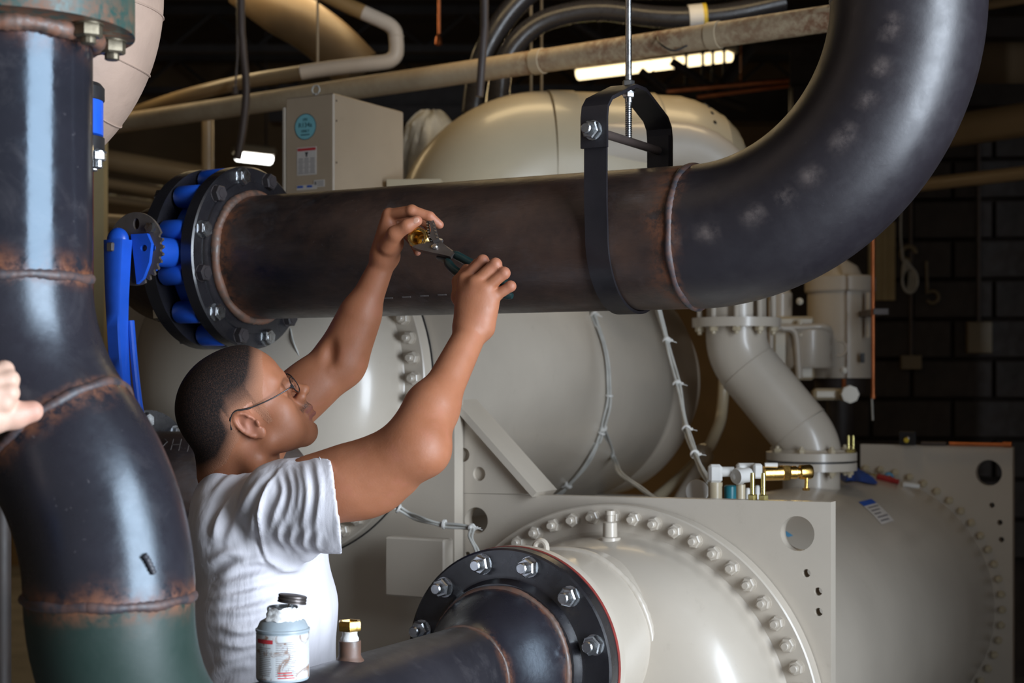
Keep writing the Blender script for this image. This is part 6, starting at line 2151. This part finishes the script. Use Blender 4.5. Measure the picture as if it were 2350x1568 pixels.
# trousers and boots, below the frame
tf = Field((-0.70, 2.55, 0.0), (-0.20, 3.20, 0.99), 0.009)
wz = V(X_(613), yc, 0)
tf.put(flat_cone(wz + UP * 0.93, wz + UP * 0.86, 0.122, 0.125, ky), 0.03)
for s in (-1, 1):
    hipp, knee, ank = wz + V(0, .085 * s, 0.86), wz + V(0.03, .11 * s, 0.48), wz + V(-0.01, .12 * s, 0.09)
    tf.put(rcone(hipp, knee, 0.10, 0.072), 0.04)
    tf.put(rcone(knee, ank, 0.070, 0.058), 0.03)
finish('trousers', tf, M['denim'], person)
tf = Field((-0.70, 2.55, -0.01), (-0.14, 3.20, 0.16), 0.007)
for s in (-1, 1):
    ank = wz + V(-0.01, .12 * s, 0.07)
    tf.put(rcone(ank + UP * .06, ank - UP * .02, 0.048, 0.048), 0.02)
    tf.put(rcone(ank + V(0.02, 0, -0.025), ank + V(0.16, .01 * s, -0.035), 0.043, 0.036), 0.03)
    tf.put(halfspace(V(0, 0, 0.002), V(0, 0, -1), V(-0.7, 2.5, -.05), V(-.1, 3.2, 0.002)), 0.004, sub=True)
finish('boots', tf, M['boot'], person)

nl = nrm(V(-0.05, -0.95, 0.30)); td = nrm(P(957, 507, 2.938) - P(934, 519, 2.938))
part('thumbnail', G().ball(P(954, 506, 2.9285), (0.0072, 0.0056, 0.0014), 16, 8, td, np.cross(nl, td), nl), M['skin_nail'], person)
# ---- pliers in the right hand
pv = P(1001, 574, 2.925)
he = P(1178, 682, 2.822)
pax = nrm(he - pv)
pn = nrm(np.cross(pax, V(0.25, -0.95, 0.2)))
pz = np.cross(pax, pn)
if pz[1] > 0:
    pz = -pz
py_ = np.cross(pz, pax)
if py_[2] < 0:
    py_ = -py_
pl = thing('pliers', 'groove joint pliers with dark green grips clamped on the brass valve', 'pliers', pv)


def pp(px, py):
    """local plier-plane coordinates of a pixel"""
    d = V((px - 1175) / F, 1, (870 - py) / F)
    o = V(0, 0, ZC)
    t = ((pv - o) @ pz) / (d @ pz)
    q = o + d * t - pv
    return float(q @ pax), float(q @ py_)


ppl = lambda pts: [pp(*q) for q in pts]
up_jaw = ppl([(1012, 560), (1006, 540), (1001, 520), (991, 508), (983, 513), (990, 525), (994, 540), (990, 554), (998, 566)])
part('upper_jaw', G().plate(up_jaw, 0.009, pv + pz * .0065, pax, py_), M['tool_dark'], pl, 25)
lo_jaw = ppl([(948, 573), (958, 569), (982, 563), (994, 560), (1012, 558), (1030, 576), (1046, 588), (1036, 596), (1012, 590), (992, 586), (965, 580)])
part('lower_jaw', G().plate(lo_jaw, 0.008, pv + pz * .001, pax, py_), M['tool_dark'], pl, 25)
g = G()
for k in range(7):
    t = k / 6
    a_, b_ = pp(996 + 12 * t - (4 if k < 2 else 0), 512 + 46 * t)
    g.box(pv + pz * .011 + pax * a_ + py_ * b_, (0.0042, 0.011, 0.0030), nrm(pax + py_ * .3), pz, nrm(py_ - pax * .3))
    a_, b_ = pp(984 + 6 * t, 520 + 38 * t)
    g.box(pv + pz * .011 + pax * a_ + py_ * b_, (0.0036, 0.0105, 0.0030), nrm(pax + py_ * .3), pz, nrm(py_ - pax * .3))
part('jaw_teeth', g, M['chrome'], pl, 25)
part('pivot_bolt', G().lathe([(0.0065, 0), (0.0065, 0.003), (0.004, 0.005), (0, 0.0052)], pv + pz * 0.009, pz, 20), M['chrome'], pl)
h_ = ppl([(1010, 556), (1048, 583), (1042, 590), (1004, 568)])
part('upper_shank', G().plate(h_, 0.007, pv - pz * .0035, pax, py_), M['chrome'], pl, 25)
part('lower_shank', G().plate(ppl([(1006, 580), (1034, 598), (1028, 606), (1000, 590)]), 0.007, pv - pz * .008, pax, py_), M['tool_dark'], pl, 25)


def p2w(px, py, off=0.0):
    a_, b_ = pp(px, py)
    return pv + pax * a_ + py_ * b_ + pz * off


part('upper_grip', G().tube(spline([p2w(1040, 582), p2w(1062, 594), p2w(1085, 607), p2w(1115, 624), p2w(1148, 645), p2w(1170, 660)], 5), [0.0055, .0075] + [0.0085] * 22 + [.0075, .004], 16), M['grip'], pl)
part('lower_grip', G().tube(spline([p2w(1024, 598), p2w(1040, 618), p2w(1064, 634), p2w(1100, 652), p2w(1140, 670), p2w(1176, 680)], 5), [0.0055, .0075] + [0.0085] * 22 + [.0075, .005], 16), M['grip'], pl)
# ---- brass valve in the left hand
vx = nrm(V(-0.32, -0.93, 0.10))
vcn = P(957, 545, 2.935)
bvv = thing('brass_valve', 'polished brass threaded valve held between fingers and plier jaws', 'valve', vcn)
part('hex_end', G().lathe([(0.0150, 0.0), (0.0190, 0.0), (0.0205, -0.002), (0.0205, -0.016), (0.0190, -0.018), (0.015, -0.018)], vcn, vx, 8, closed=True).lathe(
    [(0.0155, 0.0005), (0.0185, 0.0005), (0.0185, -0.004), (0.0155, -0.004)], vcn, vx, 32, closed=True), M['brass'], bvv, 25)
thr = [(0.0160, 0.0012), (0.0142, 0.0012)]
for k in range(6):
    thr += [(0.0138, -0.001 - 0.004 * k), (0.0126, -0.003 - 0.004 * k)]
thr += [(0.0105, -0.026), (0.0105, -0.034), (0.0, -0.034), (0.0, -0.036), (0.0160, -0.036)]
part('bore', G().lathe(thr, vcn, vx, 40, closed=True), M['brass'], bvv, 30)
part('valve_barrel', G().tube([vcn - vx * 0.030, vcn - vx * 0.058], 0.0135, 28), M['brass'], bvv)
part('side_port', G().tube([vcn - vx * 0.028, vcn - vx * 0.026 + V(0.036, 0, -0.010)], 0.010, 24).lathe([(0.0105, 0.024), (0.0125, 0.026), (0.0125, 0.036), (0.010, 0.038)], vcn - vx * 0.028, nrm(V(0.96, 0.05, -.24)), 6), M['zinc'], bvv)

# ---- second person's hand on the weld at the left edge
YH = 2.02
ph = thing('person', 'hand of a second person at the left edge, thumb on the pipe weld', 'person', P(-90, 1000, 2.0))
_P = P
P = lambda x, y, Y: _P(x, y, Y - 0.055)
hfld = Field(_P(-330, 1200, 2.35) - V(0.02, 0.50, 0.0), _P(130, 800, 2.1) + V(.02, .12, 0.02), 0.003)
wr_ = P(-150, 1010, 1.96)
chain(hfld, [P(-300, 1150, 1.90), wr_], [0.042, 0.029], 0.01)
pm = P(-60, 930, 2.0)
hfld.put(rcone(wr_, pm, 0.028, 0.032), 0.02)
hfld.put(ell(P(-40, 915, 2.01), (0.036, 0.028, 0.034)), 0.02)
chain(hfld, [P(-90, 975, 1.985), P(-20, 962, 2.005), P(35, 953, 2.020), P(76, 944, 2.028)], [0.022, 0.0185, 0.0165, 0.0120], 0.008)
hfld.put(ell(P(72, 945, 2.028), (0.0125, 0.011, 0.0125)), 0.006)
for i, (a_, b_, c_, d_) in enumerate((((-30, 868, 2.0), (10, 850, 2.015), (8, 890, 2.03), (-20, 905, 2.03)), ((-25, 882, 1.995), (22, 872, 2.008), (22, 905, 2.025), (-12, 918, 2.03)),
                                      ((-25, 905, 1.99), (22, 902, 2.0), (18, 925, 2.02), (-14, 932, 2.03)), ((-30, 925, 1.99), (8, 924, 1.998), (6, 938, 2.015), (-20, 943, 2.02)))):
    chain(hfld, [P(*a_), P(*b_), P(*c_), P(*d_)], [0.013, 0.0118, 0.0105, 0.009], 0.004)
P = _P
hb, hv2, hq2 = finish('hand', hfld, M['skin_pale'], ph)
for nm in ('lip', 'stubble'):
    set_attr(hb.data, nm, np.zeros(len(hv2)))
set_attr(hb.data, 'pinkish', np.exp(-(np.linalg.norm(hv2 - P(80, 945, 1.97), axis=1) / 0.03) ** 2))
part('sleeve', G().tube([P(-420, 1250, 1.805), P(-300, 1148, 1.845), P(-255, 1108, 1.86)], [0.07, 0.058, 0.052], 32, cap=True), M['denim'], ph)
